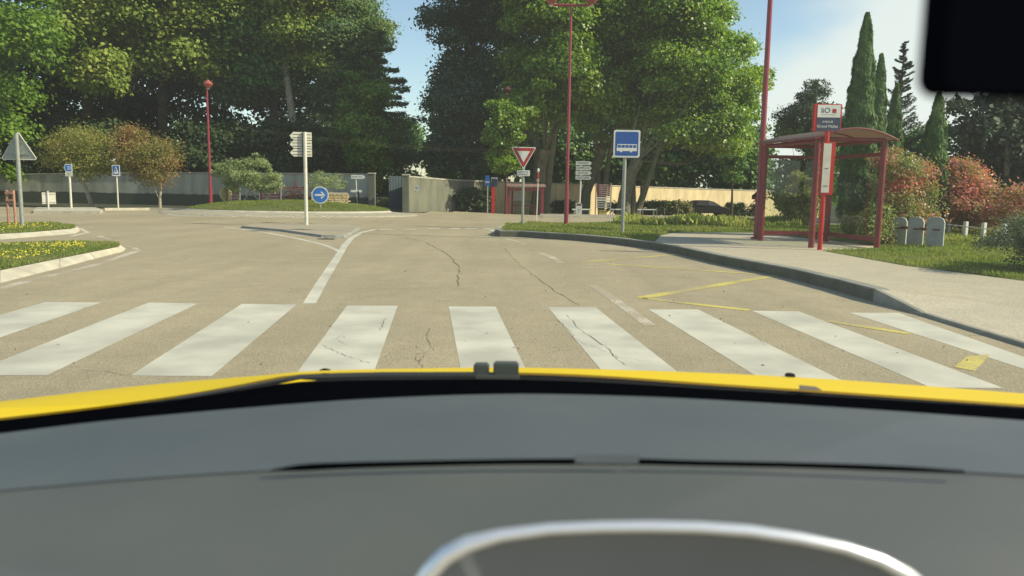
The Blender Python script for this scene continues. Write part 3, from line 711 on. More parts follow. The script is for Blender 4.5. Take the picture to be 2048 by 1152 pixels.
MB().tube([(0, .03, -.05), (0, .03, zat(234, 340, Y) - .1)], .028, 12).build('post', CREAM, t, smooth=True)
z1, z0 = zat(234, 330, Y) - .1, zat(234, 352, Y) - .1; zc = (z1 + z0) / 2; w = 15.5 * Y / F
pn = MB().plate([(-w / 2, z0), (w / 2, z0), (w / 2, z1), (-w / 2, z1)], -.01, 0).build('panel', SIGNW, t)
MB().plate([(-w * .41, z0 + .05), (w * .41, z0 + .05), (w * .41, z1 - .03), (-w * .41, z1 - .03)], -.014, -.01).build('blue_face', SIGNB, pn)
MB().plate(tri(0, zc + .02, w * .7, (z1 - z0) * .66, .004), -.018, -.014).build('white_triangle', SIGNW, pn)
MB().tube([(0, -.021, zc + .09), (0, -.021, zc + .06)], .013, 6).tube([(0, -.021, zc + .06), (.005, -.021, zc)], .014, 6).tube([(0, -.021, zc + .01), (-.04, -.021, zc - .06)], .009, 6).tube([(0, -.021, zc + .01), (.04, -.021, zc - .06)], .009, 6).tube([(-.035, -.021, zc + .02), (0, -.021, zc + .05), (.035, -.021, zc + .02)], .007, 6).build('walking_figure', NAVY, pn)
bp = post(98.5, 418, .1); Y = bp.y; t = thing('road_sign', 'low pale yellow board seen from behind on a short post at the far left', 'road sign', bp, math.radians(28))
z1, z0 = zat(98, 385, Y) - .1, zat(98, 408, Y) - .1
MB().tube([(-.02, .0, -.05), (-.02, .0, z1 + .06)], .03, 10).build('post', CREAM, t, smooth=True)
pn = MB().plate([(-.22, z0), (.24, z0), (.24, z1), (-.22, z1)], .035, .05).build('panel', CREAM, t)
for z_ in (z0 + .06, z1 - .06): MB().box((.02, .03, z_), (.42, .012, .02)).build('rail', GALV, pn)
bp = post(454, 414.5, .18); Y = bp.y; t = thing('road_sign', 'cream back of a round sign turned sideways beside the olive trees', 'road sign', bp, math.radians(58))
zc = zat(450, 388, Y) - bp.z
MB().tube([(0, 0, -.05), (0, 0, zc + .3)], .026, 10).build('post', CREAM, t, smooth=True)
pn = MB().plate([(.31 * math.cos(a * math.pi / 16), zc + .31 * math.sin(a * math.pi / 16)) for a in range(32)], .03, .045).build('panel', mat('cream_back', (.62, .55, .30), .6, .1), t)
MB().box((0, -.03, zc), (.06, .03, .6)).build('bracket', mat('ochre_bracket', (.2, .13, .03), .7), pn)
# thin arrow sign by the gate
bp = post(715, 416, .12); Y = 34.5; p = D(715, 416, Y); bp = Vector((p.x, Y, 0)); t = thing('direction_sign', 'white arrow board pointing right on a thin bent post near the gate pillar', 'sign', bp)
MB().tube([(0.02, 0, -.05), (.02, 0, .35), (-.03, 0, .7), (-.06, 0, zat(711, 352, Y))], .022, 8).build('post', CREAM, t, smooth=True)
z1, z0 = zat(711, 350, Y), zat(711, 357.5, Y); zc = (z1 + z0) / 2; h2 = (z1 - z0) / 2
pn = MB().plate([(-.26, zc + h2), (.28, zc + h2), (.36, zc), (.28, zc - h2), (-.26, zc - h2)], -.03, -.02).build('arrow_board', SIGNW, t)
text('CENTRE VILLE', .075, INK, pn, 0, -.032, zc)
z1, z0 = zat(711, 380, Y), zat(711, 384.5, Y)
MB().plate([(-.28, z0), (.02, z0), (.02, z1), (-.28, z1)], -.03, -.02).plate([(.03, z0), (.2, z0), (.2, z1), (.03, z1)], -.03, -.02).build('small_board', SIGNW, t)
MB().plate([(.05 + .05 * math.cos(a * math.pi / 8), .65 + .3 * math.sin(a * math.pi / 8)) for a in range(16)], -.05, -.035).build('dark_disc', BLACKM, t)

# 8 lamps
def lamp(label, base, h, r, heads, dull=0):
    RED = mat('shaded_lamp_red', (.09, .02, .022), .6) if dull else globals()['RED']  # dull: darker red that paints in the foliage shade on the lamp
    t = thing('street_lamp', label, 'street lamp', base, 0, 'red street lamps')
    MB().tube([(0, 0, -.05), (0, 0, .9), (0, 0, 1.0), (0, 0, h * .6), (0, 0, h)], [r, r, r * .82, r * .66, r * .5], 16).build('pole', RED, t, smooth=True)
    MB().lathe([(r * 1.7, 0), (r * 1.7, .03), (r * 1.05, .06)]).build('base_plate', RED, t, smooth=True)
    if len(heads) > 1:
        MB().tube([(heads[0], 0, h - .02), (heads[-1], 0, h - .02)], .035, 10).build('crossarm', RED, t, smooth=True)
    for x in heads:
        hd = MB().lathe([(.03, -.02), (.10, .03), (.20, .14), (.215, .17), (.15, .25), (.05, .33), (.015, .36)], (x, 0, h)).build('lamp_head', RED if dull else mat('lamp_head_red', (.34, .09, .07), .5, .1), t, smooth=True)
        MB().lathe([(.085, -.03), (.02, -.07)], (x, 0, h), 12).build('glass', SIGNW, hd, smooth=True)
    return t
p = D(422, 413, 34.5); lamp('tall red street lamp with one pointed head in front of the dark trees at left', (p.x, 34.5, 0), zat(422, 176, 34.5), .075, [.06])
bp = post(1132, 451, .14); lamp('red street lamp with a crossarm and two heads between the give way and bus signs', bp, zat(1150, 9, bp.y) - .14, .062, [-.55, .55])
bp = post(1523, 480, .14) + Vector((-.02, .25, 0)); lamp('tall red street lamp rising past the left end of the near bus shelter', bp, 8.2, .08, [-.5, .5])
p = D(1011, 431, 40); lamp('slim shade-darkened red lamp post among the plane leaves beside the far bus shelter', (p.x, 40, H(p.x, 40)), zat(1003, 186, 40) - H(p.x, 40), .055, [0], 1)

# 9 near bus shelter
A_, B_, C_ = post(1521, 481.5, .14), post(1622, 495.5, .14), post(1753, 497, .14)
Dp = Vector((C_.x + (A_.x - B_.x) + .15, A_.y + .05, .14)); org = B_.copy()
t = thing('bus_shelter', 'near red bus shelter with a curved brown translucent roof, open towards the road', 'bus shelter', org)
loc = [v - org for v in (A_, B_, C_, Dp)]; HT = 2.02
for v in loc: MB().tube([v + Vector((0, 0, -.02)), v + Vector((0, 0, HT))], .055, 14).build('post', RED_D, t, smooth=True)
a_, b_, c_, d_ = loc
zz = lambda v, z: Vector((v.x, v.y, z))
for p0, p1, z in ((a_, b_, 2.0), (b_, c_, 2.04), (c_, d_, 2.04), (d_, a_, 2.0)):
    MB().tube([zz(p0, z), zz(p1, z)], .04, 8).build('beam', RED_D, t, smooth=True)
for p0, p1 in ((a_, d_), (d_, c_)):
    for z, hh in ((.17, .045), (1.78, .035)):
        dv = (p1 - p0); MB().box((p0 + p1) / 2 + Vector((0, 0, z)), (dv.length - .1, .035, hh * 2), math.atan2(dv.y, dv.x)).build('rail', RED_D, t)
GL_=1
def glassmat(name, tint, spec=0.12, rough=0.02, alpha=0.9, fac=None):
    m = bpy.data.materials.new(name); m.use_nodes = True; tt = m.node_tree; tt.nodes.clear()
    o = N(tt, 'ShaderNodeOutputMaterial'); tr = N(tt, 'ShaderNodeBsdfTransparent'); tr.inputs[0].default_value = rgb(tint)
    gl = N(tt, 'ShaderNodeBsdfGlossy'); gl.inputs['Roughness'].default_value = rough; ms = N(tt, 'ShaderNodeMixShader')
    lw = N(tt, 'ShaderNodeLayerWeight'); lw.inputs[0].default_value = .5
    fr = MA(tt, 'MULTIPLY_ADD', MA(tt, 'POWER', lw.outputs['Facing'], 5.0), .85, .03)
    tt.links.new(fr, ms.inputs[0]); tt.links.new(tr.outputs[0], ms.inputs[1]); tt.links.new(gl.outputs[0], ms.inputs[2]); tt.links.new(ms.outputs[0], o.inputs[0])
    return m
GLASS = glassmat('shelter_glass', (.86, .90, .86))
for p0, p1 in ((a_, d_), (d_, c_)):
    dv = (p1 - p0); MB().box((p0 + p1) / 2 + Vector((0, 0, .98)), (dv.length - .12, .008, 1.46), math.atan2(dv.y, dv.x)).build('glass_pane', GLASS, t)
def polyc():
    m = bpy.data.materials.new('brown_polycarbonate'); m.use_nodes = True; tt = m.node_tree; bs = tt.nodes['Principled BSDF']
    bs.inputs['Base Color'].default_value = (.30, .23, .18, 1); bs.inputs['Roughness'].default_value = .5
    tr = N(tt, 'ShaderNodeBsdfTranslucent'); tr.inputs[0].default_value = (.42, .32, .25, 1); ms = N(tt, 'ShaderNodeMixShader'); ms.inputs[0].default_value = .55
    tt.links.new(bs.outputs[0], ms.inputs[1]); tt.links.new(tr.outputs[0], ms.inputs[2]); tt.links.new(ms.outputs[0], tt.nodes['Material Output'].inputs[0]); return m
def roof_at(u, v):                        # u 0..1 road side -> back, v 0..1 near -> far
    n0 = b_.lerp(c_, u * 1.24 - .08); f0 = a_.lerp(d_, u * 1.24 - .08); p = n0.lerp(f0, v * 1.16 - .06)
    return Vector((p.x, p.y, 2.03 + .25 * math.sin(math.pi * min(1, max(0, u * .92 + .04))) ** .85 - .02))
rb = MB(); nu, nv = 14, 4; vs = [roof_at(i / nu, j / nv) for j in range(nv + 1) for i in range(nu + 1)]
rb.add(vs, [(j * (nu + 1) + i, j * (nu + 1) + i + 1, (j + 1) * (nu + 1) + i + 1, (j + 1) * (nu + 1) + i) for j in range(nv) for i in range(nu)])
rf = rb.build('roof', polyc(), t, smooth=True); sd_ = rf.modifiers.new('thick', 'SOLIDIFY'); sd_.thickness = .012
for v in (0, .5, 1): MB().tube([roof_at(i / nu, v) - Vector((0, 0, .02)) for i in range(nu + 1)], .016, 6).build('roof_rib', RED_D, rf, smooth=True)
for u in (0, 1): MB().tube([roof_at(u, 0), roof_at(u, 1)], .022, 6).build('gutter', RED_D, rf, smooth=True)

# 10 totem of the near stop
bp = post(1639, 500, .14); Y = bp.y; t = thing('bus_stop_post', 'bright red bus stop post with timetable and name board before the near shelter', 'bus stop post', bp)
zf_ = lambda py: zat(1640, py, Y) - .14
MB().tube([(0, 0, 0), (0, 0, zf_(258))], .042, 14).build('post', RED_B, t, smooth=True)
xo = D(1648, 335, Y).x - bp.x - .12
cs = MB().box((.04, 0, (zf_(284) + zf_(390)) / 2), (.225, .10, zf_(284) - zf_(390)), 0, .012).build('timetable_case', RED_B, t)
MB().plate([(-.065, zf_(287)), (.075, zf_(287)), (.075, zf_(385)), (-.065, zf_(385))], -.056, -.0505).build('timetable', CREAM, cs)
MB().box((.01, -.058, zf_(337)), (.06, .003, .012)).build('lettering', INK, cs); MB().box((.01, -.058, zf_(372)), (.08, .003, .012)).build('lettering', INK, cs)
xc = D(1654, 235, Y).x - bp.x; hw = 24 * Y / F
bd = MB().box((xc, 0, (zf_(208) + zf_(263)) / 2), (hw * 2 + .06, .07, zf_(208) - zf_(263)), 0, .008).build('name_board', RED_B, t)
MB().plate([(xc - hw + .03, zf_(235)), (xc + hw, zf_(235)), (xc + hw, zf_(210)), (xc - hw + .03, zf_(210))], -.041, -.0355).build('white_field', SIGNW, bd)
MB().plate([(xc - hw + .03, zf_(262)), (xc + hw + .01, zf_(262)), (xc + hw + .01, zf_(235.4)), (xc - hw + .03, zf_(235.4))], -.041, -.0355).build('navy_field', NAVY, bd)
text('liO', .13, INK, bd, xc - .045, -.0425, zf_(221.5)); MB().plate([(xc + .075, zf_(226)), (xc + .145, zf_(226)), (xc + .145, zf_(218)), (xc + .075, zf_(218))], -.044, -.041).build('red_square', SIGNR, bd)
MB().box((xc + .01, -.042, zf_(229.5)), (.26, .002, .007)).build('rule', GALV, bd)
text('AVENUE', .052, SIGNW, bd, xc, -.0425, zf_(244)); text('Grand Mallet', .072, SIGNW, bd, xc, -.0425, zf_(253))

# 11 far bus shelter, sign and totem
yy = 40.5; c0 = D(1050, 430, yy); gz = H(c0.x, yy); k = yy / F
t = thing('bus_shelter', 'far red bus shelter in front of the sunlit wall, behind the give way sign', 'bus shelter', (c0.x, yy, gz))
zf_ = lambda py: zat(1050, py, yy) - gz
for x in (-33, 34): MB().box((x * k, 0, zf_(374) / 2), (.14, .12, zf_(374))).build('post', RED, t)
for x in (-26, 26): MB().box((x * k, 1.2, zf_(376) / 2), (.09, .09, zf_(376))).build('post', RED_D, t)
MB().box((0, -.05, zf_(371)), (80 * k, .3, .17), 0, .03).build('roof_edge', mat('far_roof_edge', (.42, .28, .24), .6), t)
MB().box((0, .7, zf_(369)), (76 * k, 1.4, .07)).build('roof', RED_D, t)
MB().box((0, 0, zf_(379)), (66 * k, .08, .12)).build('beam', RED, t)
MB().box((0, 1.22, zf_(402)), (50 * k, .012, 1.3)).build('glass_pane', GLASS, t)
MB().box((-14 * k, 1.19, zf_(392)), (24 * k, .02, 20 * k)).build('poster', mat('pale_poster', (.42, .46, .42), .6), t)
MB().box((0, 1.0, .45), (1.3, .3, .05)).box((-.5, 1.0, .22), (.05, .05, .42)).box((.5, 1.0, .22), (.05, .05, .42)).build('bench', RED_D, t)
yy = 39.5; c0 = D(974, 431, yy); gz = H(c0.x, yy); t = thing('road_sign', 'small far blue bus stop sign on a thin post left of the far shelter', 'road sign', (c0.x, yy, gz), math.radians(-30)); k = yy / F
zf_ = lambda py: zat(974, py, yy) - gz
MB().tube([(0, .03, 0), (0, .03, zf_(352))], .03, 8).build('post', GALV, t, smooth=True)
pn = MB().plate([(-5 * k, zf_(372)), (5 * k, zf_(372)), (5 * k, zf_(351)), (-5 * k, zf_(351))], -.01, 0).build('panel', SIGNB2, t)
MB().plate([(-4 * k, zf_(366)), (4 * k, zf_(366)), (4 * k, zf_(362.5)), (-4 * k, zf_(362.5))], -.014, -.01).build('bus_pictogram', SIGNW, pn)
yy = 39.8; c0 = D(986, 431, yy); gz = H(c0.x, yy); t = thing('bus_stop_post', 'far red bus stop post with small white board left of the far shelter', 'bus stop post', (c0.x, yy, gz)); k = yy / F
zf_ = lambda py: zat(987, py, yy) - gz
MB().box((0, 0, zf_(374) / 2), (.16, .12, zf_(374))).build('post', RED_B, t)
MB().box((.05, 0, zf_(366)), (.3, .1, 16 * k)).build('case', NAVY, t)
bd = MB().box((.05, 0, zf_(358.5)), (13 * k, .08, 7 * k)).build('name_board', SIGNW, t); text('liO', .15, INK, bd, .05, -.042, zf_(358.5))

# 12 thin marker post
bp = post(1073, 440, 0); Y = bp.y; t = thing('marker_post', 'thin white post with a small red and white tip behind the verge', 'post', bp); zf_ = lambda py: zat(1075, py, Y)
MB().tube([(0, 0, 0), (.03, 0, zf_(366))], .017, 8).build('post', SIGNW, t, smooth=True)
MB().tube([(.03, 0, zf_(365)), (.03, 0, zf_(345))], .03, 8).build('red_sleeve', SIGNR, t, smooth=True)
MB().lathe([(.02, 0), (.05, .05), (.045, .12), (.01, .16)], (.03, 0, zf_(345)), 10).build('tip', CREAM, t, smooth=True); MB().box((.03, 0, zf_(361)), (.075, .05, .12)).build('collar', CREAM, t)

# 13 four direction boards
yy = 39.0; c0 = D(1158, 432, yy); gz = H(c0.x, yy); k = yy / F; t = thing('direction_sign', 'cream post with four stacked white arrow boards with dark lettering pointing right', 'sign', (c0.x, yy, gz)); zf_ = lambda py: zat(1163, py, yy) - gz
MB().tube([(.0, 0, 0), (.06, 0, zf_(324))], .045, 12).build('post', CREAM, t, smooth=True)
for y0, s_ in ((322.5, 'PREVERT'), (332.5, 'COMPLEXE'), (342, 'ECOLES'), (351.5, 'CIMETIERE')):
    z1, z0 = zf_(y0), zf_(y0 + 7.8); zc = (z0 + z1) / 2; x0, x1 = -9 * k, 19 * k
    ob = MB().plate([(x0, z0), (x1, z0), (x1 + 3.5 * k, zc), (x1, z1), (x0, z1)], -.06, -.045).build('arrow_board', mat('board_grey', (.5, .53, .48), .6), t)
    text(s_, .15, INK, ob, (x0 + x1) / 2, -.062, zc, sx=.95)
# 14 milestone sign
yy = 33.5; c0 = D(1157, 441, yy); gz = H(c0.x, yy); k = yy / F; t = thing('info_sign', 'small arched cream sign with brown top on a short post behind the verge', 'sign', (c0.x, yy, gz)); zf_ = lambda py: zat(1157, py, yy) - gz
MB().tube([(0, 0, 0), (0, 0, zf_(420))], .03, 8).build('post', CREAM, t, smooth=True)
h0, h1 = zf_(429), zf_(407); wv = 6.3 * k
pn = MB().plate([(-wv, h0), (wv, h0), (wv, h1 - .05)] + [(wv * math.cos(a * math.pi / 8), h1 - .05 + .08 * math.sin(a * math.pi / 8)) for a in range(1, 8)] + [(-wv, h1 - .05)], -.02, 0).build('panel', mat('board_grey', (.5, .53, .48)), t)
MB().plate([(-wv * .85, h1 - .09), (wv * .85, h1 - .09), (wv * .6, h1 - .01), (-wv * .6, h1 - .01)], -.024, -.02).build('brown_top', MAROON, pn)
MB().box((0, -.022, h0 + .2), (.06, .003, .05)).build('lettering', INK, pn); MB().box((0.01, -.022, h0 + .12), (.07, .003, .04)).build('lettering', INK, pn)
# 15 info board maroon
yy = 38.0; c0 = D(1206, 433, yy); gz = H(c0.x, yy); k = yy / F; t = thing('info_board', 'tall maroon board of slats above pale slats between two steel posts', 'information board', (c0.x, yy, gz)); zf_ = lambda py: zat(1206, py, yy) - gz
for x in (-15.5, 14.5): MB().box((x * k, 0, zf_(366) / 2), (.06, .06, zf_(366))).build('post', GALV if x > 0 else WOODP, t)
for j in range(6):
    ob = MB().box((-.5 * k, -.02, zf_(370 + j * 4.1)), (26 * k, .03, 3.5 * k)).build('slat', MAROON, t); MB().box((-.5 * k, -.037, zf_(370 + j * 4.1)), (18 * k, .004, .7 * k)).build('lettering', CREAM, ob)
for j in range(5): MB().box((-.5 * k, -.02, zf_(395.5 + j * 4.8)), (26 * k, .03, 2.6 * k)).build('slat', CREAM if j < 2 else GALV, t)
# 16 low white rails
for px0, px1, py, yy, lb in ((1144, 1183, 419, 41, 'low white rail left of the maroon board, on dark posts'), (1222, 1248, 419, 41.4, 'low white rail just right of the maroon board'), (1275, 1312, 419.5, 41.8, 'low white rail in front of the clipped hedge')):
    a0, a1 = D(px0, py, yy), D(px1, py, yy); gz = H(a0.x, yy); t = thing('rail', lb, 'rail', (a0.x, yy, gz), 0, 'low white rails')
    MB().tube([(0, 0, a0.z - gz), (a1.x - a0.x, 0, a1.z - gz)], .035, 8).build('bar', SIGNW, t, smooth=True)
    for x in (.12, a1.x - a0.x - .12): MB().tube([(x, 0, 0), (x, 0, a0.z - gz)], .03, 6).build('leg', GALV, t)
# thin bollards/fence rods before hedge
for px, lb in ((1258, 'leftmost slim grey rod bollard, just right of the bus sign post'), (1285, 'second slim grey rod bollard, at the left part of the clipped hedge'), (1313, 'middle slim grey rod bollard, at the end of the low white rail'), (1329, 'fourth slim grey rod bollard, right of the low white rail'), (1356, 'rightmost slim grey rod bollard, nearest the black car')):
    p = D(px, 432, 38.5); gz = H(p.x, 38.5); t = thing('bollard', lb, 'bollard', (p.x, 38.5, gz), 0, 'rod bollards before the hedge')
    MB().tube([(0, 0, 0), (0, 0, .42)], .022, 8).lathe([(.028, .4), (.035, .44), (.01, .47)], (0, 0, 0), 8).build('rod', GALV, t, smooth=True)
# yellow litter bin / box under board, pale block
p = D(1205, 424, 40); gz = H(p.x, 40); t = thing('grit_bin', 'small mustard yellow box on the ground behind the maroon board', 'bin', (p.x, 40, gz))
MB().box((0, 0, .13), (.42, .3, .26), 0, .03).build('body', mat('mustard', (.42, .34, .12), .6), t); MB().box((0, 0, .28), (.45, .33, .05), 0, .015).build('lid', mat('mustard', (.4, .3, .1)), t)

# 17 roundabout furniture
c0 = D(659, 414, 31.6); bz = mound(c0.x, 31.6) - .05
t = thing('stone_wall', 'low pale rubble stone wall on the roundabout behind the round blue sign', 'stone wall', (c0.x, 31.6, bz), math.radians(12))
rng = random.Random(3); wl = 70 * 31.6 / F; z = 0; s = MB()
STN = mat('ochre_rubble', (.78, .64, .38), .9, .3, 3, .5, 30, c2=(.50, .38, .20))
MB().box((0, 0, .17), (wl - .03, .24, .34)).build('core', mat('mortar_dark', (.2, .16, .1), .95), t)
for r_ in range(6):
    x = -wl / 2
    while x < wl / 2:
        w = rng.uniform(.07, .19); h = .062; s.box((x + w / 2, -.11 + rng.uniform(-.012, .012), .03 + r_ * .065 + rng.uniform(-.008, .008)), (w * .92, .07, h * rng.uniform(.75, .95)), rng.uniform(-.06, .06), .012)
        s.box((x + w / 2, .11, .03 + r_ * .065), (w * .92, .06, h * .9), 0, .01); x += w
s.build('stones', STN, t)
MB().box((0, 0, .415), (wl + .04, .3, .045), 0, .012).build('coping', mat('pale_coping', (.62, .56, .4), .9), t)
# old iron implement
c0 = D(592, 406, 32.2); bz = mound(c0.x, 32.2); t = thing('farm_implement', 'rusty old iron farm machine with spoked wheels and a toothed bar on the mound', 'farm implement', (c0.x, 32.2, bz - .02))
for x, r_ in ((-.28, .22), (.25, .26)):
    w_ = MB(); w_.tube([(x + r_ * math.cos(a * math.pi / 10), 0, r_ + r_ * math.sin(a * math.pi / 10)) for a in range(21)], .018, 6)
    for a in range(8): w_.tube([(x, 0, r_), (x + r_ * math.cos(a * math.pi / 4), 0, r_ + r_ * math.sin(a * math.pi / 4))], .012, 5)
    w_.build('wheel', RUST, t)
s = MB(); s.tube([(-.5, 0, .55), (.45, .05, .60)], .03, 6).tube([(-.05, 0, .2), (0, 0, .85)], .025, 6).tube([(-.45, .1, .2), (.4, .1, .3)], .03, 6).tube([(0, 0, .8), (.3, 0, .1)], .018, 6)
for i in range(9): s.tube([(-.48 + i * .115, 0, .56), (-.52 + i * .125, -.08, .40 + .05 * (i % 2))], .013, 5)
for i in range(5): s.tube([(-.2 + i * .09, 0, .5), (-.28 + i * .13, .02, .12)], .014, 5)
s.build('frame', RUST, t)
# two maroon boards behind olives
for px, w, y0, y1, lb in ((472, 14, 372, 407, 'narrow maroon panel with pale rows behind the left olive tree'), (541, 40, 371, 402, 'wide maroon panel with pale rows right of the left olive tree')):
    yy = 36.5; k = yy / F; p = D(px, y1 + 3, yy); t = thing('info_board', lb, 'information board', (p.x, yy, -.03)); z1, z0 = zat(px, y0, yy) + .03, zat(px, y1, yy) + .03
    for sx in (-1, 1): MB().box((sx * (w / 2 + 1) * k, 0, z1 / 2), (.06, .06, z1)).build('post', GALV, t)
    pn = MB().box((0, -.02, (z0 + z1) / 2), (w * k, .03, z1 - z0)).build('panel', mat('faded_maroon', (.11, .04, .055), .6, .2), t)
    s = MB()
    for j in range(5): s.box((0, -.038, z0 + (z1 - z0) * (j + .7) / 5.6), (w * k * .8, .004, .025))
    s.build('lettering', GALV, pn)

# 18 walls, pillars and gate
def wallmat(name, c, c2, dark_below=None):
    m = bpy.data.materials.new(name); m.use_nodes = True; t = m.node_tree; bs = t.nodes['Principled BSDF']; bs.inputs['Roughness'].default_value = .95
    tcn = N(t, 'ShaderNodeTexCoord'); mp = N(t, 'ShaderNodeMapping'); mp.inputs['Scale'].default_value = (1, 1, .35); t.links.new(tcn.outputs['Object'], mp.inputs[0])
    n1 = N(t, 'ShaderNodeTexNoise'); n1.inputs['Scale'].default_value = 2.2; n1.inputs['Detail'].default_value = 7; t.links.new(mp.outputs[0], n1.inputs['Vector'])
    cr = N(t, 'ShaderNodeValToRGB'); cr.color_ramp.elements[0].position = .35; cr.color_ramp.elements[1].position = .62; cr.color_ramp.elements[0].color = rgb(c2); cr.color_ramp.elements[1].color = rgb(c)
    t.links.new(n1.outputs[0], cr.inputs[0]); out = cr.outputs[0]
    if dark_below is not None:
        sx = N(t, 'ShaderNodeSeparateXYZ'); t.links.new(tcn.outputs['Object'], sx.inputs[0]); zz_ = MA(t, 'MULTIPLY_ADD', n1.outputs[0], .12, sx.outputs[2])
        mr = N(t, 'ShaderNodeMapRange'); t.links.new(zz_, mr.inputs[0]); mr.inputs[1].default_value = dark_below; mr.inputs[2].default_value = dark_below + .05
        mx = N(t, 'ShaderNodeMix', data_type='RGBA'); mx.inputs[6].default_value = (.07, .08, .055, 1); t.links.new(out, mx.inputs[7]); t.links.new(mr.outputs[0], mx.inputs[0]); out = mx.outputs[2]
    t.links.new(out, bs.inputs['Base Color'])
    bp = N(t, 'ShaderNodeBump'); bp.inputs['Strength'].default_value = .15; bp.inputs['Distance'].default_value = .02; t.links.new(n1.outputs[0], bp.inputs['Height']); t.links.new(bp.outputs[0], bs.inputs['Normal'])
    return m
def wall(label, pts, m, th=.3, name='garden_wall'):           # pts: px, top py, depth
    w = [D(a, c, d) for a, c, d in pts]; o = Vector((w[0].x, w[0].y, 0)); t = thing(name, label, 'wall', o)
    b = MB(); vs = []
    for p in w: vs += [(p.x - o.x, p.y, -1.6), (p.x - o.x, p.y, p.z), (p.x - o.x, p.y + th, p.z), (p.x - o.x, p.y + th, -1.6)]
    vs = [(x, y - o.y, z) for x, y, z in vs]; n = len(w); fs = [(i * 4 + k, i * 4 + (k + 1) % 4, i * 4 + 4 + (k + 1) % 4, i * 4 + 4 + k) for i in range(n - 1) for k in range(4)] + [(0, 1, 2, 3), (n * 4 - 4, n * 4 - 3, n * 4 - 2, n * 4 - 1)]
    b.add(vs, fs).build('face', m, t)
    c = MB(); vs = []
    for p in w: vs += [(p.x - o.x, p.y - o.y - .05, p.z + .003), (p.x - o.x, p.y - o.y - .05, p.z + .07), (p.x - o.x, p.y - o.y + th + .05, p.z + .07), (p.x - o.x, p.y - o.y + th + .05, p.z + .003)]
    c.add(vs, fs).build('coping', mat('wall_coping', (.40, .38, .31), .95, .2, 5), t); return t
WG = wallmat('grey_render_dark_foot', (.46, .45, .37), (.32, .32, .26), .62)  # lower band turns a darker green-grey below the given height
WG2 = wallmat('shaded_render_gate', (.19, .19, .14), (.12, .125, .095))  # gate wall render, darkened to paint in the shade of the trees
WS = wallmat('ochre_render', (.66, .54, .32), (.52, .42, .25))
wall('long grey rendered wall with a darker foot, behind the left street lamp', [(-250, 356, 44), (80, 349, 43), (300, 346.5, 42), (560, 348, 40), (742, 350, 38.6)], WG)
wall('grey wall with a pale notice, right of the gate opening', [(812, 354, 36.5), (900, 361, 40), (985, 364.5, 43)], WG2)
wall('long sunlit ochre wall behind the plane trunks and hedge', [(985.5, 364.8, 43.1), (1100, 368, 47), (1240, 373, 52), (1400, 378.5, 58), (1516, 382, 62), (1640, 385, 67)], WS)
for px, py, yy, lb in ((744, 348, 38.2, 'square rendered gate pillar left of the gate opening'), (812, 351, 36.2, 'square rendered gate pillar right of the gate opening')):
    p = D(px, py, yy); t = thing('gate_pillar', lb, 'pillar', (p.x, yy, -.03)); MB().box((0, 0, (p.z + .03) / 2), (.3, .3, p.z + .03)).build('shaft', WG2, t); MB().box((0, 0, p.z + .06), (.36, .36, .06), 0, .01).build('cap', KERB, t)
p = D(792, 400, 37.5); t = thing('gate', 'dull blue metal gate leaf folded open beside the right gate pillar', 'gate', (p.x, 37.5, 0), math.radians(35)); MB().box((0, 0, .85), (.75, .05, 1.6)).build('leaf', mat('dull_blue', (.06, .085, .10), .7), t)
s = MB()
for i in range(5): s.box((-.3 + i * .15, -.035, .85), (.02, .02, 1.6))
s.build('bars', mat('dull_blue', (.1, .1, .1)), t)
p = D(832, 376, 37.0); t = thing('notice', 'pale notice sheet fixed on the wall right of the gate', 'notice', (p.x, D(832, 376, 37.3).y - .12, p.z)); MB().box((0, 0, 0), (.24, .02, .28)).build('sheet', mat('pale_notice', (.5, .55, .55), .6), t); MB().box((0, -.012, .04), (.16, .003, .02)).build('lettering', INK, t); MB().box((0, -.012, -.03), (.18, .003, .02)).build('lettering', INK, t)
# house behind
yy = 74.0; c0 = D(1240, 345, yy); t = thing('house', 'ochre house with a low tiled roof half hidden behind the plane trees', 'house', (c0.x, yy, -1.3))
hw = 75 * yy / F; zt = D(1240, 337, yy).z + 1.3
MB().box((0, 2, zt / 2), (hw * 2, 5, zt)).build('wall', mat('house_render', (.45, .36, .24), .9), t)
rf = MB().add([(-hw - .4, -1, zt), (hw + .4, -1, zt), (hw + .4, 2, zt + 1.3), (-hw - .4, 2, zt + 1.3), (-hw - .4, 5, zt), (hw + .4, 5, zt), (-hw - .4, -1, zt + .12), (hw + .4, -1, zt + .12)], [(6, 7, 2, 3), (3, 2, 5, 4), (0, 1, 7, 6), (0, 4, 5, 1), (0, 6, 3, 4), (1, 5, 2, 7)]).build('roof', mat('roof_tiles', (.38, .2, .11), .85), t)
s = MB()
for i in range(60):
    x = -hw - .3 + i * (2 * hw + .6) / 60; s.tube([(x, -1.02, zt + .14), (x, 2, zt + 1.34)], .07, 6)
s.build('tiles', mat('roof_tiles', (.4, .2, .1)), rf)
for i in range(3):
    f_ = MB().box((-2.2 + i * 2.2, -.52, zt - 1.1), (.9, .04, 1.1)).build('window', BLACKM, t); MB().box((-2.2 + i * 2.2, -.55, zt - 1.72), (1.1, .1, .06)).build('sill', KERB, f_)

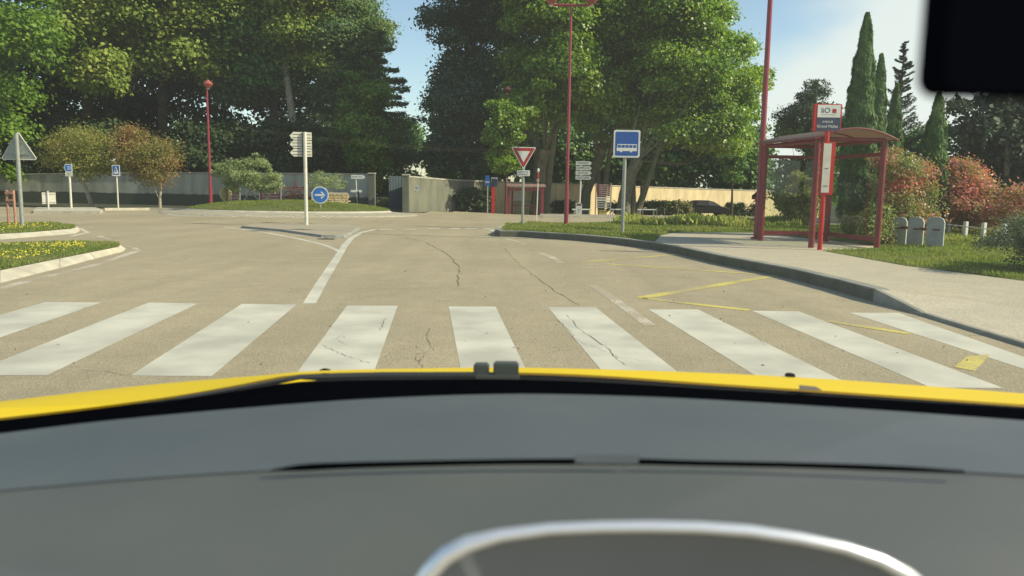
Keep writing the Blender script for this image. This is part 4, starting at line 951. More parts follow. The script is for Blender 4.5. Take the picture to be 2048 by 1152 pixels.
# 19 the black car in the car park
def car_dark(base, rz):
    t = thing('parked_car', 'small black car parked side on beyond the weeds, before the sunlit wall', 'car', base, rz); t.scale = (.78, .78, .78)
    prof = [(-1.85, .35), (-1.9, .7), (-1.78, 1.05), (-1.5, 1.42), (-1.1, 1.5), (-.2, 1.5), (.35, 1.38), (.95, 1.0), (1.55, .86), (1.85, .7), (1.9, .35)]
    b = MB(); n = len(prof)
    def ring(yv, ins): return [(x * (1 - ins * .03), yv, z - (ins * .05 if z > .9 else 0)) for x, z in prof]
    rows = [ring(-.80, 1), ring(-.84, 0), ring(.84, 0), ring(.80, 1)]
    rows[0] = [(x, -.62 if z > 1.1 else -.82, z) for x, z in prof]; rows[3] = [(x, .62 if z > 1.1 else .82, z) for x, z in prof]
    rows = [rows[0], rows[3]]
    vs = rows[0] + rows[1]; fs = [(i, (i + 1) % n, n + (i + 1) % n, n + i) for i in range(n)] + [tuple(range(n)), tuple(range(2 * n - 1, n - 1, -1))]
    BC = mat('black_car_paint', (.004, .004, .005), .45, .1, spec=.2)
    bo = b.add(vs, fs).build('body', BC, t, smooth=True)
    bv = bo.modifiers.new('bev', 'BEVEL'); bv.width = .06; bv.segments = 2
    for sy in (-1, 1):
        MB().add([(-1.45, sy * .79, 1.05), (-.35, sy * .80, 1.05), (-.35, sy * .64, 1.42), (-1.2, sy * .64, 1.42)], [(0, 1, 2, 3)]).build('side_window', BLACKM, t)
        MB().add([(-.28, sy * .80, 1.05), (.72, sy * .79, 1.02), (.2, sy * .64, 1.36), (-.28, sy * .64, 1.42)], [(0, 1, 2, 3)]).build('side_window', BLACKM, t)
        for x in (-1.2, 1.2):
            w_ = MB(); w_.tube([(x, sy * .62, .31), (x, sy * .84, .31)], .31, 20); wo_ = w_.build('wheel', mat('tyre', (.006, .006, .006), .9), t, smooth=True)
            MB().tube([(x, sy * .845, .31), (x, sy * .855, .31)], .17, 14).build('rim', BC, wo_)
        MB().box((1.84, sy * .6, .66), (.08, .3, .12), 0, .02).build('headlight', BLACKM, t)
    return t
p = D(1415, 433.5, 55); car_dark((p.x, 55, H(p.x, 55)), math.radians(8))

# 20 right side: slabs, fence
BG = 'grey concrete slabs by the red bushes'
sl_px = ((1795, 489, 32, 'leftmost of the three grey concrete slabs, half hidden by the bush'), (1829, 493, 31, 'middle grey concrete slab with a sunlit right edge'), (1868, 497, 34, 'rightmost of the three grey concrete slabs, beside the dry grass'))
prev = None
for px, py, wpx, lb in sl_px:
    bp = post(px, py, .14); Y = bp.y; w = wpx * Y / F * .92; hh = zat(px, 434, Y) - .14; t = thing('concrete_slab', lb, 'concrete slab', bp, math.radians(-40), BG)
    out = [(-w / 2, 0), (w / 2, 0), (w / 2, hh - .1), (w / 2 - .03, hh - .03), (w / 2 - .1, hh), (-w / 2 + .08, hh), (-w / 2 + .02, hh - .03), (-w / 2, hh - .1)]
    MB().plate(out, -.04, .04).build('slab_body', CONC, t); MB().box((.02, -.046, hh * .60), (.12, .012, .03)).build('bracket', RUST, t)
a0, a1 = post(1795, 489, .14), post(1868, 497, .14)
t = thing('barrier_bar', 'rusty red bar linking the grey concrete slabs', 'bar', (a0.x, a0.y + .09, .14)); MB().tube([(0, 0, .36), (a1.x - a0.x, a1.y - a0.y, .36)], .03, 8).build('bar', RUST, t, smooth=True)
t = thing('white_fence', 'low white concrete fence of square posts and a thin rail at the right', 'fence', G(1892, 473, .14))
b0 = G(1892, 473, .14)
for px, py in ((1895, 473), (1929, 479), (1965, 484), (2005, 490)):
    bp = G(px, py, .14); hh = zat(px, 441 + (px - 1895) * .06, bp.y) - .14; MB().box((bp.x - b0.x, bp.y - b0.y, hh / 2), (.085, .085, hh), .3, .008).build('fence_post', WHITEC, t)
e1_ = G(2005, 490, .14); MB().tube([(-.3, .2, .33), (e1_.x - b0.x, e1_.y - b0.y, .30)], .012, 6).build('rail', WHITEC, t)

# ================================================================== VEGETATION
PLANE = leafmat('plane_leaves', [(0.086, 0.167, 0.019), (0.156, 0.275, 0.031), (0.25, 0.377, 0.045), (0.406, 0.45, 0.062)], 0.48, .38, .35, .8, .6)
DARKG = leafmat('holm_oak_leaves', [(0.032, 0.075, 0.04), (0.052, 0.106, 0.056), (0.082, 0.149, 0.07)], 0.25, .45, .4, .6, .5)
FOR1 = leafmat('bright_wood_leaves', [(0.082, 0.159, 0.021), (0.149, 0.265, 0.03), (0.272, 0.371, 0.051)], 0.42, .5, .4, .55)
FOR2 = leafmat('olive_wood_leaves', [(0.097, 0.17, 0.031), (0.196, 0.29, 0.05), (0.337, 0.4, 0.079), (0.445, 0.42, 0.1)], 0.4, .55, .3, .5)
FOR3 = leafmat('blue_green_leaves', [(0.069, 0.149, 0.046), (0.117, 0.229, 0.063), (0.235, 0.338, 0.084)], 0.35, .5, .35, .55)
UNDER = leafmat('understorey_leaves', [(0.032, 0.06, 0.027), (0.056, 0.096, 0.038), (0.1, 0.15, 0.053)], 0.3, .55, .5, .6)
CEDAR = leafmat('cedar_needles', [(0.075, 0.144, 0.056), (0.131, 0.216, 0.07), (0.263, 0.324, 0.105)], 0.3, .55, .5, .6)
CYPR = leafmat('cypress_needles', [(0.04, 0.099, 0.026), (0.073, 0.159, 0.036), (0.145, 0.251, 0.054)], .25, .6, 1.2, .6)
PINE = leafmat('pine_needles', [(0.031, 0.059, 0.036), (0.056, 0.092, 0.05), (0.098, 0.14, 0.07)], .15, .6, .5, .6)
OLIVE = leafmat('olive_leaves', [(0.171, 0.232, 0.086), (0.279, 0.342, 0.144), (0.466, 0.513, 0.259)], 0.3, .5, .8, .6)
BROWN = leafmat('russet_leaves', [(0.138, 0.177, 0.04), (0.235, 0.216, 0.059), (0.331, 0.189, 0.073), (0.414, 0.14, 0.073)], .35, .5, .55, .4)
BROWN2 = leafmat('ochre_green_leaves', [(0.124, 0.166, 0.036), (0.221, 0.235, 0.055), (0.29, 0.276, 0.073), (0.386, 0.193, 0.073)], .35, .5, .7, .4)
PHOT = leafmat('photinia_leaves', [(.12, .18, .05), (.20, .26, .08), (.30, .28, .12), (.64, .15, .17), (.80, .20, .24)], .4, .4, 1.6, .3, .5)
PHOT2 = leafmat('photinia_pink_leaves', [(.18, .22, .09), (.30, .26, .12), (.64, .20, .19), (.80, .30, .29)], .4, .45, 1.6, .3, .4)
MIXB = leafmat('variegated_leaves', [(.09, .15, .035), (.18, .25, .06), (.38, .40, .15), (.40, .15, .09)], .3, .45, 1.5, .6)
ROSEM = leafmat('grey_green_leaves', [(.06, .10, .045), (.11, .15, .07), (.19, .23, .14)], .2, .6, 1.5, .6)
HEDGE = leafmat('hedge_leaves', [(.04, .08, .02), (.09, .14, .035), (.22, .20, .08), (.32, .25, .16)], .3, .5, .9, .5)
HEDGD = leafmat('dark_hedge_leaves', [(0.022, 0.048, 0.018), (0.045, 0.083, 0.027), (0.075, 0.12, 0.045)], .2, .5, .9, .6)
gr = 'tall trees behind the left wall'
def tp(px, py, y, base=False):
    p = D(px, py, y); return (p.x, p.y, H(p.x, y) if base else p.z)
def trunk(pts, y, rad): return ([tp(a, b_, y, i == 0) for i, (a, b_) in enumerate(pts)], rad)
tree('broadleaf_tree', 'bright green tree at the far left edge behind the triangular sign', 'tree', [(-330, -160), (20, -160), (100, -60), (122, 60), (114, 130), (98, 220), (80, 300), (50, 370), (-330, 380)], 41, 3, 80, (.8, 1.7), 60000, .22, FOR1, 11, [trunk([(-60, 408), (-60, 250), (-70, 60)], 41, [.3, .22, .14])], group=gr, aspect=.85)
tree('broadleaf_tree', 'yellowish green tree with drooping sunlit boughs, right of the bright far left tree', 'tree', [(60, -110), (290, -130), (340, -60), (310, 20), (270, 120), (245, 205), (180, 200), (110, 170), (80, 60)], 47, 3, 80, (.8, 1.6), 58000, .22, FOR2, 12, [trunk([(170, 405), (175, 200), (185, -60)], 48, [.34, .25, .16])], group=gr, aspect=.85)
tree('broadleaf_tree', 'broad olive green tree behind the two russet trees', 'tree', [(240, -120), (460, -130), (520, -70), (530, 40), (460, 150), (380, 190), (290, 170), (220, 150), (220, 0)], 50, 3.5, 100, (.8, 1.8), 70000, .23, FOR2, 13, [trunk([(330, 402), (325, 200), (330, -80)], 51, [.36, .27, .18])], group=gr, aspect=.85)
tree('broadleaf_tree', 'blue green tree rising behind the left red street lamp', 'tree', [(410, -110), (600, -120), (630, -50), (620, 60), (620, 190), (520, 230), (430, 220), (390, 140)], 52, 3.5, 100, (.8, 1.8), 70000, .23, FOR3, 14, [trunk([(560, 400), (545, 200), (540, -60), (535, -200)], 52, [.34, .25, .17, .1])], group=gr, aspect=.85)
tree('broadleaf_tree', 'yellow olive tree with a leaning pale stem above the cream arrow boards', 'tree', [(540, -140), (650, -150), (690, -20), (680, 60), (670, 150), (600, 190), (550, 120), (540, 10)], 49, 2.5, 44, (.7, 1.4), 30000, .21, FOR2, 15, [trunk([(610, 402), (580, 200), (560, 60), (545, -160)], 49, [.3, .22, .16, .08])], BARK_L, group=gr, aspect=.8)
tree('pine_tree', 'dense feathery tree whose right side leans into the sky gap', 'tree', [(630, -110), (715, -100), (742, -20), (750, 30), (788, 46), (794, 72), (780, 95), (756, 112), (755, 180), (720, 260), (620, 240), (610, 60)], 50, 3, 100, (.5, 1.4), 66000, .20, CEDAR, 16, [trunk([(700, 402), (690, 200), (690, -60)], 51, [.34, .26, .16])], group=gr, aspect=.6)
tree('broadleaf_tree', 'ivy clad tree with a sunlit column of leaves left of the gate', 'tree', [(690, 140), (775, 150), (785, 250), (775, 408), (735, 408), (690, 330), (680, 220)], 45, 1.6, 44, (.4, .9), 16000, .2, FOR1, 17, [trunk([(745, 410), (742, 300), (735, 180)], 46, [.26, .22, .15])], group=gr)
cb = D(745, 405, 47); conifer('cedar_tree', 'cedar with flat layered boughs reaching right over the gate opening', 'cedar tree', (cb.x, 47, 0), 10.6, lambda f: 4.3 * (1 - f) ** .75 + .3, 105, 420, .24, CEDAR, 18, up=.10, z0=.26, flat=.14, aspect=.45, group=gr)
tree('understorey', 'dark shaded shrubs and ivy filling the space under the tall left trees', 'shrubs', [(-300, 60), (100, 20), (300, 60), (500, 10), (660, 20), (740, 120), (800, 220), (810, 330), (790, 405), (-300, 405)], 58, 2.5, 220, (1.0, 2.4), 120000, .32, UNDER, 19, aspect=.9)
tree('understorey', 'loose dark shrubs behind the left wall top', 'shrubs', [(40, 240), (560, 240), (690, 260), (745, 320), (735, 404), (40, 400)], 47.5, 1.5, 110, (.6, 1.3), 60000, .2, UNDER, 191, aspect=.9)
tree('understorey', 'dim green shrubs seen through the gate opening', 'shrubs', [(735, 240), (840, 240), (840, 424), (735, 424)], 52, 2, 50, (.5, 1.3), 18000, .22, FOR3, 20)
tree('gate_shrub', 'small spiky dark shrub at the foot of the gate opening', 'shrub', [(757, 395), (790, 393), (795, 425), (755, 425)], 38.5, .3, 10, (.15, .28), 1500, .12, UNDER, 21, aspect=.3)
# holm oak (dark) right of the sky gap
tree('holm_oak', 'dark blue green tree bordering the sky gap on its right', 'tree', [(900, -110), (1010, -120), (1060, 0), (1040, 200), (1020, 330), (960, 350), (850, 352), (840, 300), (862, 240), (848, 190), (868, 150), (885, 112), (850, 62), (838, 42), (850, 22), (888, 0)], 46, 3, 120, (.6, 1.4), 90000, .20, DARKG, 22, [trunk([(930, 430), (935, 300), (945, 100)], 47, [.32, .24, .15])])
# plane trees
pg = 'plane trees in front of the ochre wall'
def ptr(pts, y, rad): return trunk(pts, y, rad)
tree('plane_tree', 'leftmost plane tree with a thick forked trunk behind the give way sign', 'plane tree', [(1020, -140), (1180, -150), (1200, 60), (1200, 220), (1155, 285), (1100, 272), (1055, 292), (1010, 330), (985, 300), (1000, 160), (1010, 60)], 43, 3.2, 110, (.6, 1.6), 84000, .21, PLANE, 31,
     [ptr([(1072, 430), (1078, 380), (1080, 335), (1088, 300)], 43.8, [.42, .36, .36, .40]), ptr([(1088, 305), (1070, 275), (1045, 265), (1030, 230)], 44, [.26, .2, .15, .07]), ptr([(1090, 305), (1108, 270), (1112, 240), (1120, 190)], 44, [.24, .18, .11, .06])], BARK, pg, csize=.22)
tree('plane_tree', 'middle plane tree whose trunk stands behind the stacked arrow boards', 'plane tree', [(1140, -170), (1320, -180), (1340, 80), (1335, 220), (1300, 285), (1240, 275), (1215, 300), (1160, 270), (1140, 180)], 45, 3.4, 110, (.6, 1.6), 84000, .21, PLANE, 32,
     [ptr([(1168, 428), (1172, 385), (1188, 340), (1205, 300)], 46, [.36, .30, .28, .27]), ptr([(1205, 302), (1225, 268), (1240, 230), (1240, 180)], 46, [.18, .13, .08, .05]), ptr([(1205, 302), (1190, 250), (1180, 200)], 46, [.16, .10, .06])], BARK, pg, csize=.22)
tree('plane_tree', 'rightmost plane tree, its crown ending against the open sky', 'plane tree', [(1290, -150), (1390, -140), (1445, -60), (1462, 30), (1456, 62), (1500, 70), (1528, 100), (1536, 140), (1530, 200), (1522, 240), (1500, 262), (1480, 336), (1400, 312), (1350, 306), (1310, 325), (1275, 282), (1262, 150)], 44, 3.6, 140, (.5, 1.5), 115000, .20, PLANE, 33,
     [ptr([(1246, 432), (1250, 390), (1262, 345), (1278, 318)], 42, [.40, .34, .32, .30]), ptr([(1276, 320), (1320, 290), (1380, 270), (1430, 200)], 42.5, [.20, .13, .09, .05]), ptr([(1270, 325), (1265, 270), (1280, 210)], 42.5, [.18, .11, .06])], BARK, pg, csize=.22)
tree('broadleaf_tree', 'row of mid green trees behind the ochre wall, seen under the plane crowns', 'trees', [(860, 235), (1000, 200), (1300, 190), (1480, 215), (1540, 260), (1560, 404), (1400, 398), (1000, 392), (860, 388)], 69, 2.5, 280, (.8, 1.9), 120000, .32, FOR3, 34, aspect=.9)
tree('leafy_shrub', 'leafy shoots hanging round the far lamp post above the far shelter', 'shrub', [(975, 200), (1045, 200), (1040, 345), (995, 356), (970, 320)], 40, 1.0, 36, (.3, .6), 9000, .17, PLANE, 35)
tree('ivy_clump', 'ivy clump on the grey wall left of the far bus post', 'ivy', [(905, 392), (935, 372), (975, 370), (985, 400), (985, 428), (905, 428)], 40.5, .5, 20, (.2, .4), 4500, .14, UNDER, 36)
for poly, yy, n_, lb, m_, nb in (([(1030, 398), (1160, 400), (1160, 432), (1030, 430)], 47.5, 7000, 'dark low hedge behind the far bus shelter', HEDGD, 40), ([(1285, 402), (1380, 402), (1380, 436), (1285, 436)], 46, 10000, 'clipped hedge with dry tips left of the black car', HEDGE, 44), ([(1215, 404), (1286, 404), (1286, 434), (1215, 434)], 46.4, 6000, 'shaded hedge section behind the bus sign post', HEDGE, 30), ([(1440, 405), (1530, 407), (1530, 438), (1440, 436)], 60, 6000, 'dark low hedge right of the black car', HEDGD, 30)):
    tree('hedge', lb, 'hedge', poly, yy, .3, nb, (.28, .45), n_, .13, m_, int(poly[0][0]), csize=.3, group='low hedges before the ochre wall')
# young trees by car park
for px, y0, yy, lb in ((1283, 372, 47, 'thin bare reddish trunk of a young tree before the clipped hedge'), (1465, 376, 52, 'young tree with a thin trunk right of the black car')):
    tree('young_tree', lb, 'young tree', [(px - 26, y0 - 70), (px + 26, y0 - 70), (px + 22, y0 - 4), (px - 20, y0 - 4)], yy, .6, 14, (.3, .6), 2600, .18, FOR3, px, [trunk([(px - 1, 425), (px, y0 - 30)], yy, [.09, .05])], RUST if px < 1300 else BARK_D)
# right side trees
tree('pine_tree', 'spreading pine with tufted boughs behind the bus stop name board', 'pine tree', [(1632, 143), (1650, 160), (1660, 180), (1676, 188), (1662, 205), (1690, 230), (1700, 262), (1560, 270), (1546, 215), (1580, 215), (1596, 188), (1600, 160), (1618, 160)], 38, 1.6, 44, (.25, .6), 10000, .17, PINE, 41, [trunk([(1625, 430), (1628, 300), (1632, 160)], 38, [.2, .15, .05])], aspect=.35)
tree('broadleaf_tree', 'mid green tree under the pine, left of the near shelter roof', 'tree', [(1548, 240), (1640, 235), (1700, 240), (1700, 420), (1600, 440), (1545, 440)], 40, 1.8, 50, (.5, 1.0), 16000, .2, FOR3, 42, [trunk([(1590, 438), (1595, 330)], 41, [.15, .1])])
tree('garden_shrub', 'yellow green shrub seen through the near bus shelter', 'shrub', [(1590, 345), (1608, 340), (1628, 380), (1632, 468), (1575, 470), (1560, 400)], 24, .7, 34, (.18, .36), 9000, .10, BROWN2, 43)
cg = 'cypresses behind the near shelter'
def cyp(px, ytop, ybase, yy, hw, n, lb, sd_):
    p = D(px, ybase, yy); z0 = .13 if yy < 27 else H(p.x, yy); h = zat(px + 15, ytop, yy) - z0; cypress(lb, (p.x, yy, z0), h, hw * yy / F, n, .11 * yy / 20, CYPR, sd_, cg)
cyp(1703, 25, 475, 18.4, 31, 20000, 'tallest cypress, standing right behind the near bus shelter', 51)
cyp(1737, 108, 465, 21.5, 22, 12000, 'second cypress touching the right side of the tallest one', 52)
cyp(1772, 168, 460, 23, 20, 10000, 'short narrow cypress before the shaggy conifer', 53)
cyp(1856, 185, 455, 19.5, 27, 14000, 'lone cypress between the two red bushes', 54)
cb = D(1776, 455, 30); conifer('cedar_tree', 'shaggy blue green conifer with upswept tips against the pale cloud', 'conifer', (cb.x, 30, .1), zat(1797, 82, 30) - .1, lambda f: 1.35 * (1 - f) ** .9 + .06, 110, 110, .13, PINE, 55, up=.55, z0=.1, flat=.2, aspect=.3, lean=.12)
tree('pine_tree', 'dark pine mass at the right edge under the mirror', 'pine tree', [(1890, 225), (1915, 190), (1960, 190), (2100, 120), (2350, 100), (2350, 420), (1905, 420), (1888, 330)], 28, 2, 150, (.4, 1.0), 60000, .20, PINE, 56, [trunk([(2010, 440), (2014, 330), (2020, 180)], 26.5, [.10, .08, .05])], mat('pale_pine_bark', (.20, .15, .10), .9, .3, 8), aspect=.6)
tree('broadleaf_tree', 'low green trees in the gap right of the shaggy conifer', 'trees', [(1750, 270), (1830, 255), (1900, 240), (1905, 420), (1740, 440)], 33, 1.4, 40, (.4, .8), 14000, .17, FOR3, 57)
hg = 'red leaved bushes at the right'
tree('photinia_bush', 'tall mixed green and red bush beside the right post of the near shelter', 'bush', [(1762, 298), (1790, 292), (1835, 318), (1868, 350), (1872, 430), (1850, 470), (1800, 492), (1752, 492), (1750, 400), (1752, 330)], 17, .8, 60, (.18, .36), 17000, .075, PHOT, 61, group=hg, csize=.45, aspect=.45)
tree('photinia_bush', 'pinkish red bush right of the lone cypress', 'bush', [(1885, 325), (1915, 318), (1950, 330), (1975, 370), (1985, 450), (1880, 465), (1878, 380)], 19.5, .8, 50, (.2, .4), 14000, .085, PHOT2, 62, group=hg, csize=.45, aspect=.45)
tree('photinia_bush', 'lower faded red bush at the right edge of the view', 'bush', [(1975, 372), (2010, 358), (2060, 368), (2250, 360), (2250, 480), (1975, 470)], 19, .8, 50, (.2, .4), 14000, .085, PHOT2, 63, group=hg, csize=.45, aspect=.45)
tree('garden_shrub', 'loose green shrub filling the gap between the red bushes', 'shrub', [(1850, 395), (1890, 380), (1990, 400), (2000, 462), (1860, 470)], 20.5, .5, 30, (.15, .3), 7000, .08, MIXB, 67, aspect=.45)
tree('garden_shrub', 'straggly yellow green shrub at the foot of the shelter\'s right post', 'shrub', [(1725, 420), (1755, 380), (1778, 420), (1784, 495), (1745, 500), (1718, 480)], 16, .35, 24, (.12, .24), 7000, .06, MIXB, 64)
tree('garden_shrub', 'large blurred grey green bush at the lower right edge', 'shrub', [(1965, 470), (2000, 425), (2060, 405), (2250, 400), (2250, 560), (2000, 545), (1950, 530)], 10.8, .7, 44, (.14, .28), 22000, .045, ROSEM, 65, aspect=.4)
tree('garden_shrub', 'small dark red leaved shrub left of the tall lamp post foot', 'shrub', [(1508, 388), (1524, 384), (1530, 410), (1508, 410)], 44, .3, 8, (.2, .35), 1500, .14, mat('dark_red_leaves', (.09, .02, .02), .6), 66)
# left small trees, olives
ag = 'small russet trees before the grey wall'
tree('small_tree', 'small ochre green tree with a leaning trunk behind the blue left sign', 'small tree', [(75, 310), (95, 280), (130, 258), (160, 250), (200, 256), (215, 285), (232, 300), (225, 345), (205, 375), (160, 368), (130, 350), (110, 345), (85, 330)], 35.5, 1.4, 60, (.3, .6), 12000, .105, BROWN2, 71, [trunk([(184, 414), (178, 395), (168, 368), (160, 330)], 35.5, [.1, .09, .08, .05])], BARK_L, ag, csize=.6, aspect=.5)
tree('small_tree', 'small russet red tree with a forked pale trunk', 'small tree', [(232, 285), (240, 258), (265, 252), (300, 270), (330, 285), (362, 305), (355, 325), (362, 345), (340, 372), (310, 385), (280, 370), (262, 350), (240, 330), (225, 305)], 34.8, 1.2, 60, (.25, .55), 12000, .105, BROWN, 72, [trunk([(320, 413), (320, 395), (322, 375), (318, 340)], 34.8, [.07, .055, .05, .03]), ([tp(318, 396, 34.8), tp(310, 380, 34.8), tp(306, 365, 34.8)], [.04, .035, .02])], BARK_L, ag, csize=.6, aspect=.5)
og = 'olive trees on the roundabout'
def ol(px, py, yy): p = D(px, py, yy); return (p.x, yy, mound(p.x, yy) - .05)
def olt(x0, y0, pts, yy, r): return ([ol(x0, y0, yy)] + [tp(a, b_, yy) for a, b_ in pts], [r * (1 - .2 * i) for i in range(len(pts) + 1)])
tree('olive_tree', 'leafy silver green olive tree with several slanting stems, left on the mound', 'olive tree', [(422, 328), (442, 315), (465, 314), (480, 322), (497, 312), (512, 304), (530, 318), (548, 340), (580, 356), (574, 382), (545, 392), (500, 386), (470, 390), (436, 378), (420, 350)], 32, .9, 90, (.14, .34), 16000, .095, OLIVE, 73,
     [olt(484, 410, [(492, 396), (502, 378), (508, 350)], 32, .05), olt(483, 410, [(476, 395), (462, 378), (455, 350)], 32, .045), olt(523, 410, [(512, 395), (502, 385)], 32, .04), olt(524, 410, [(533, 396), (545, 380), (552, 365)], 32, .045)], BARK_L, og, aspect=.35)
tree('olive_tree', 'sparse grey olive bush behind the round blue sign', 'olive tree', [(612, 368), (616, 345), (640, 340), (660, 345), (694, 343), (698, 364), (684, 384), (655, 392), (620, 390)], 32.8, .7, 36, (.12, .28), 4200, .075, OLIVE, 74, [olt(652, 412, [(655, 395), (650, 370)], 32.8, .035), olt(652, 412, [(668, 392), (675, 370)], 32.8, .03)], BARK_L, og, aspect=.3)
tree('garden_shrub', 'low pinkish shrub mixed with weeds right of the tall lamp', 'shrub', [(1260, 436), (1330, 438), (1330, 449), (1260, 449)], 28.5, .3, 12, (.1, .18), 2200, .07, HEDGE, 75)

# ================================================================== THE CAR WE SIT IN
import bisect
def cv(pts, x):
    xs = [p[0] for p in pts]
    if x <= xs[0]: a, b_ = pts[0], pts[1]
    elif x >= xs[-1]: a, b_ = pts[-2], pts[-1]
    else:
        # smooth (Catmull-Rom) interpolation
        i = bisect.bisect_right(xs, x) - 1; p1, p2 = pts[i], pts[i + 1]; p0 = pts[max(0, i - 1)]; p3 = pts[min(len(pts) - 1, i + 2)]
        m1 = (p2[1] - p0[1]) / (p2[0] - p0[0]); m2 = (p3[1] - p1[1]) / (p3[0] - p1[0]); h = p2[0] - p1[0]; t_ = (x - p1[0]) / h
        return (2 * t_**3 - 3 * t_**2 + 1) * p1[1] + (t_**3 - 2 * t_**2 + t_) * h * m1 + (-2 * t_**3 + 3 * t_**2) * p2[1] + (t_**3 - t_**2) * h * m2
    return a[1] + (b_[1] - a[1]) * (x - a[0]) / (b_[0] - a[0])
hoodT = [(0, 803), (200, 780), (360, 764), (600, 746), (830, 738), (1024, 735), (1400, 745), (1700, 761), (2048, 787)]
hoodB = [(0, 836), (180, 815), (355, 791), (480, 769), (595, 749), (830, 744), (1024, 744.5), (1200, 751), (1400, 765), (1700, 785), (2048, 809)]
dashF = [(0, 867), (200, 843), (500, 815), (750, 797), (1024, 788), (1280, 793), (1500, 804), (1800, 823), (2048, 841)]
seam = [(0, 981), (270, 958), (540, 941), (800, 931), (1024, 927), (1280, 927), (1500, 930), (1940, 945), (2048, 951)]
X = list(range(-240, 2321, 40))
car = thing('own_car', 'yellow car the photo is taken from: bonnet edge, grey dashboard and black mirror', 'car', (0, 1.0, 0))
CO = Vector((0, 1.0, 0))
def loft(name, rows, m, parent, smooth=True, th=0):
    b = MB(); n = len(rows[0]); vs = [Vector(p) - CO for r in rows for p in r]
    b.add(vs, [(j * n + i, j * n + i + 1, (j + 1) * n + i + 1, (j + 1) * n + i) for j in range(len(rows) - 1) for i in range(n - 1)])
    o = b.build(name, m, parent, smooth=smooth)
    return o
def yrow(c, y, dy=0, curve=0.0): return [D(x, cv(c, x) + dy, y - curve * ((x - 1024) / 1024) ** 2) for x in X]
YEL = mat('yellow_car_paint', (.88, .62, .002), .5, .03, 3, spec=.25)
BLK = mat('black_plastic', (.003, .0035, .005), 1.0, .2, 30, .2, 200, spec=0.0)
rT = yrow(hoodT, 1.75, 0, .15); rB = yrow(hoodB, 1.5, 0, .15)
rM = [(a + b_) / 2 + Vector((0, 0, .004)) for a, b_ in zip(rT, rB)]
f1 = [p + Vector((0, .35, -.12)) for p in rT]; f2 = [p + Vector((0, .6, -.30)) for p in rT]; f3 = [p + Vector((0, .68, -.55)) for p in rT]
loft('bonnet', [rB, rM, rT, f1, f2, f3], YEL, car)
cB = [p + Vector((0, -.002, -.004)) for p in rB]; cF = yrow(dashF, .97, 4, .1)
loft('cowl', [cB, [a.lerp(b_, .5) - Vector((0, 0, .004)) for a, b_ in zip(cB, cF)], cF], BLK, car)
def dashmat(nm='dashboard_plastic', k=(1, 1, 1)):
    m = bpy.data.materials.new(nm); m.use_nodes = True; t = m.node_tree; bs = t.nodes['Principled BSDF']; bs.inputs['Roughness'].default_value = .62
    tcn = N(t, 'ShaderNodeTexCoord'); n1 = N(t, 'ShaderNodeTexNoise'); n1.inputs['Scale'].default_value = 5; n1.inputs['Detail'].default_value = 5; t.links.new(tcn.outputs['Object'], n1.inputs['Vector'])
    cr = N(t, 'ShaderNodeValToRGB'); cr.color_ramp.elements[0].position = .3; cr.color_ramp.elements[1].position = .7; cr.color_ramp.elements[0].color = (.112 * k[0], .126 * k[1], .126 * k[2], 1); cr.color_ramp.elements[1].color = (.138 * k[0], .148 * k[1], .140 * k[2], 1)
    t.links.new(n1.outputs[0], cr.inputs[0]); t.links.new(cr.outputs[0], bs.inputs['Base Color'])
    vo = N(t, 'ShaderNodeTexVoronoi'); vo.inputs['Scale'].default_value = 700; t.links.new(tcn.outputs['Object'], vo.inputs['Vector'])
    bp = N(t, 'ShaderNodeBump'); bp.inputs['Strength'].default_value = .35; bp.inputs['Distance'].default_value = .001; t.links.new(vo.outputs['Distance'], bp.inputs['Height']); t.links.new(bp.outputs[0], bs.inputs['Normal']); return m
DM = dashmat(); DM1 = dashmat('dashboard_upper_plastic', (.80, .85, .90)); DM2 = dashmat('dashboard_lower_plastic', (.80, .79, .73))
dF = yrow(dashF, .955, 0, .1); dS = yrow(seam, .66, 0, .05)
dFm = [p + Vector((0, .012, -.02)) for p in dF]
mids = [[a.lerp(b_, f) + Vector((0, 0, .010 * math.sin(math.pi * f))) for a, b_ in zip(dF, dS)] for f in (.08, .25, .5, .75, .95)]
dash = loft('dashboard', [dFm, dF] + mids + [dS], DM1, car)
low = [[(x, y) for x, y in ((0, 1160), (2048, 1160))]]
dS2 = [p + Vector((0, .004, -.0012)) for p in dS]; dL = [D(x, 1290, .43) for x in X]
midl = [[a.lerp(b_, f) + Vector((0, 0, .008 * math.sin(math.pi * f))) for a, b_ in zip(dS2, dL)] for f in (.15, .4, .7)]
lowp = loft('dashboard_lower_pad', [dS2] + midl + [dL, [p + Vector((0, -.03, -.25)) for p in dL]], DM2, dash)
def ribbon(name, top, bot, y, m, parent, n=30):
    x0, x1 = top[0][0], top[-1][0]; xs = [x0 + (x1 - x0) * i / n for i in range(n + 1)]
    yy_ = lambda x: y - .05 * ((x - 1024) / 1024) ** 2
    return loft(name, [[D(x, cv(top, x), yy_(x)) for x in xs], [D(x, cv(bot, x), yy_(x) - .003) for x in xs]], m, parent)
SLOT = mat('slot_black', (.002, .0025, .003), 1.0, spec=0.0)
ribbon('vent_slot', [(540, 940), (600, 929), (700, 924.5), (900, 920), (1024, 918), (1168, 917)], [(540, 942), (600, 942), (700, 937), (900, 931.5), (1024, 929), (1172, 928)], .644, SLOT, dash)
ribbon('vent_slot', [(1277, 917), (1400, 921), (1600, 925), (1800, 932), (1930, 941)], [(1277, 929), (1400, 932), (1600, 936), (1800, 943), (1930, 947)], .644, SLOT, dash)
ribbon('slot_cover', [(1150, 910), (1276, 909)], [(1170, 926), (1276, 926)], .643, DM1, dash, 4)
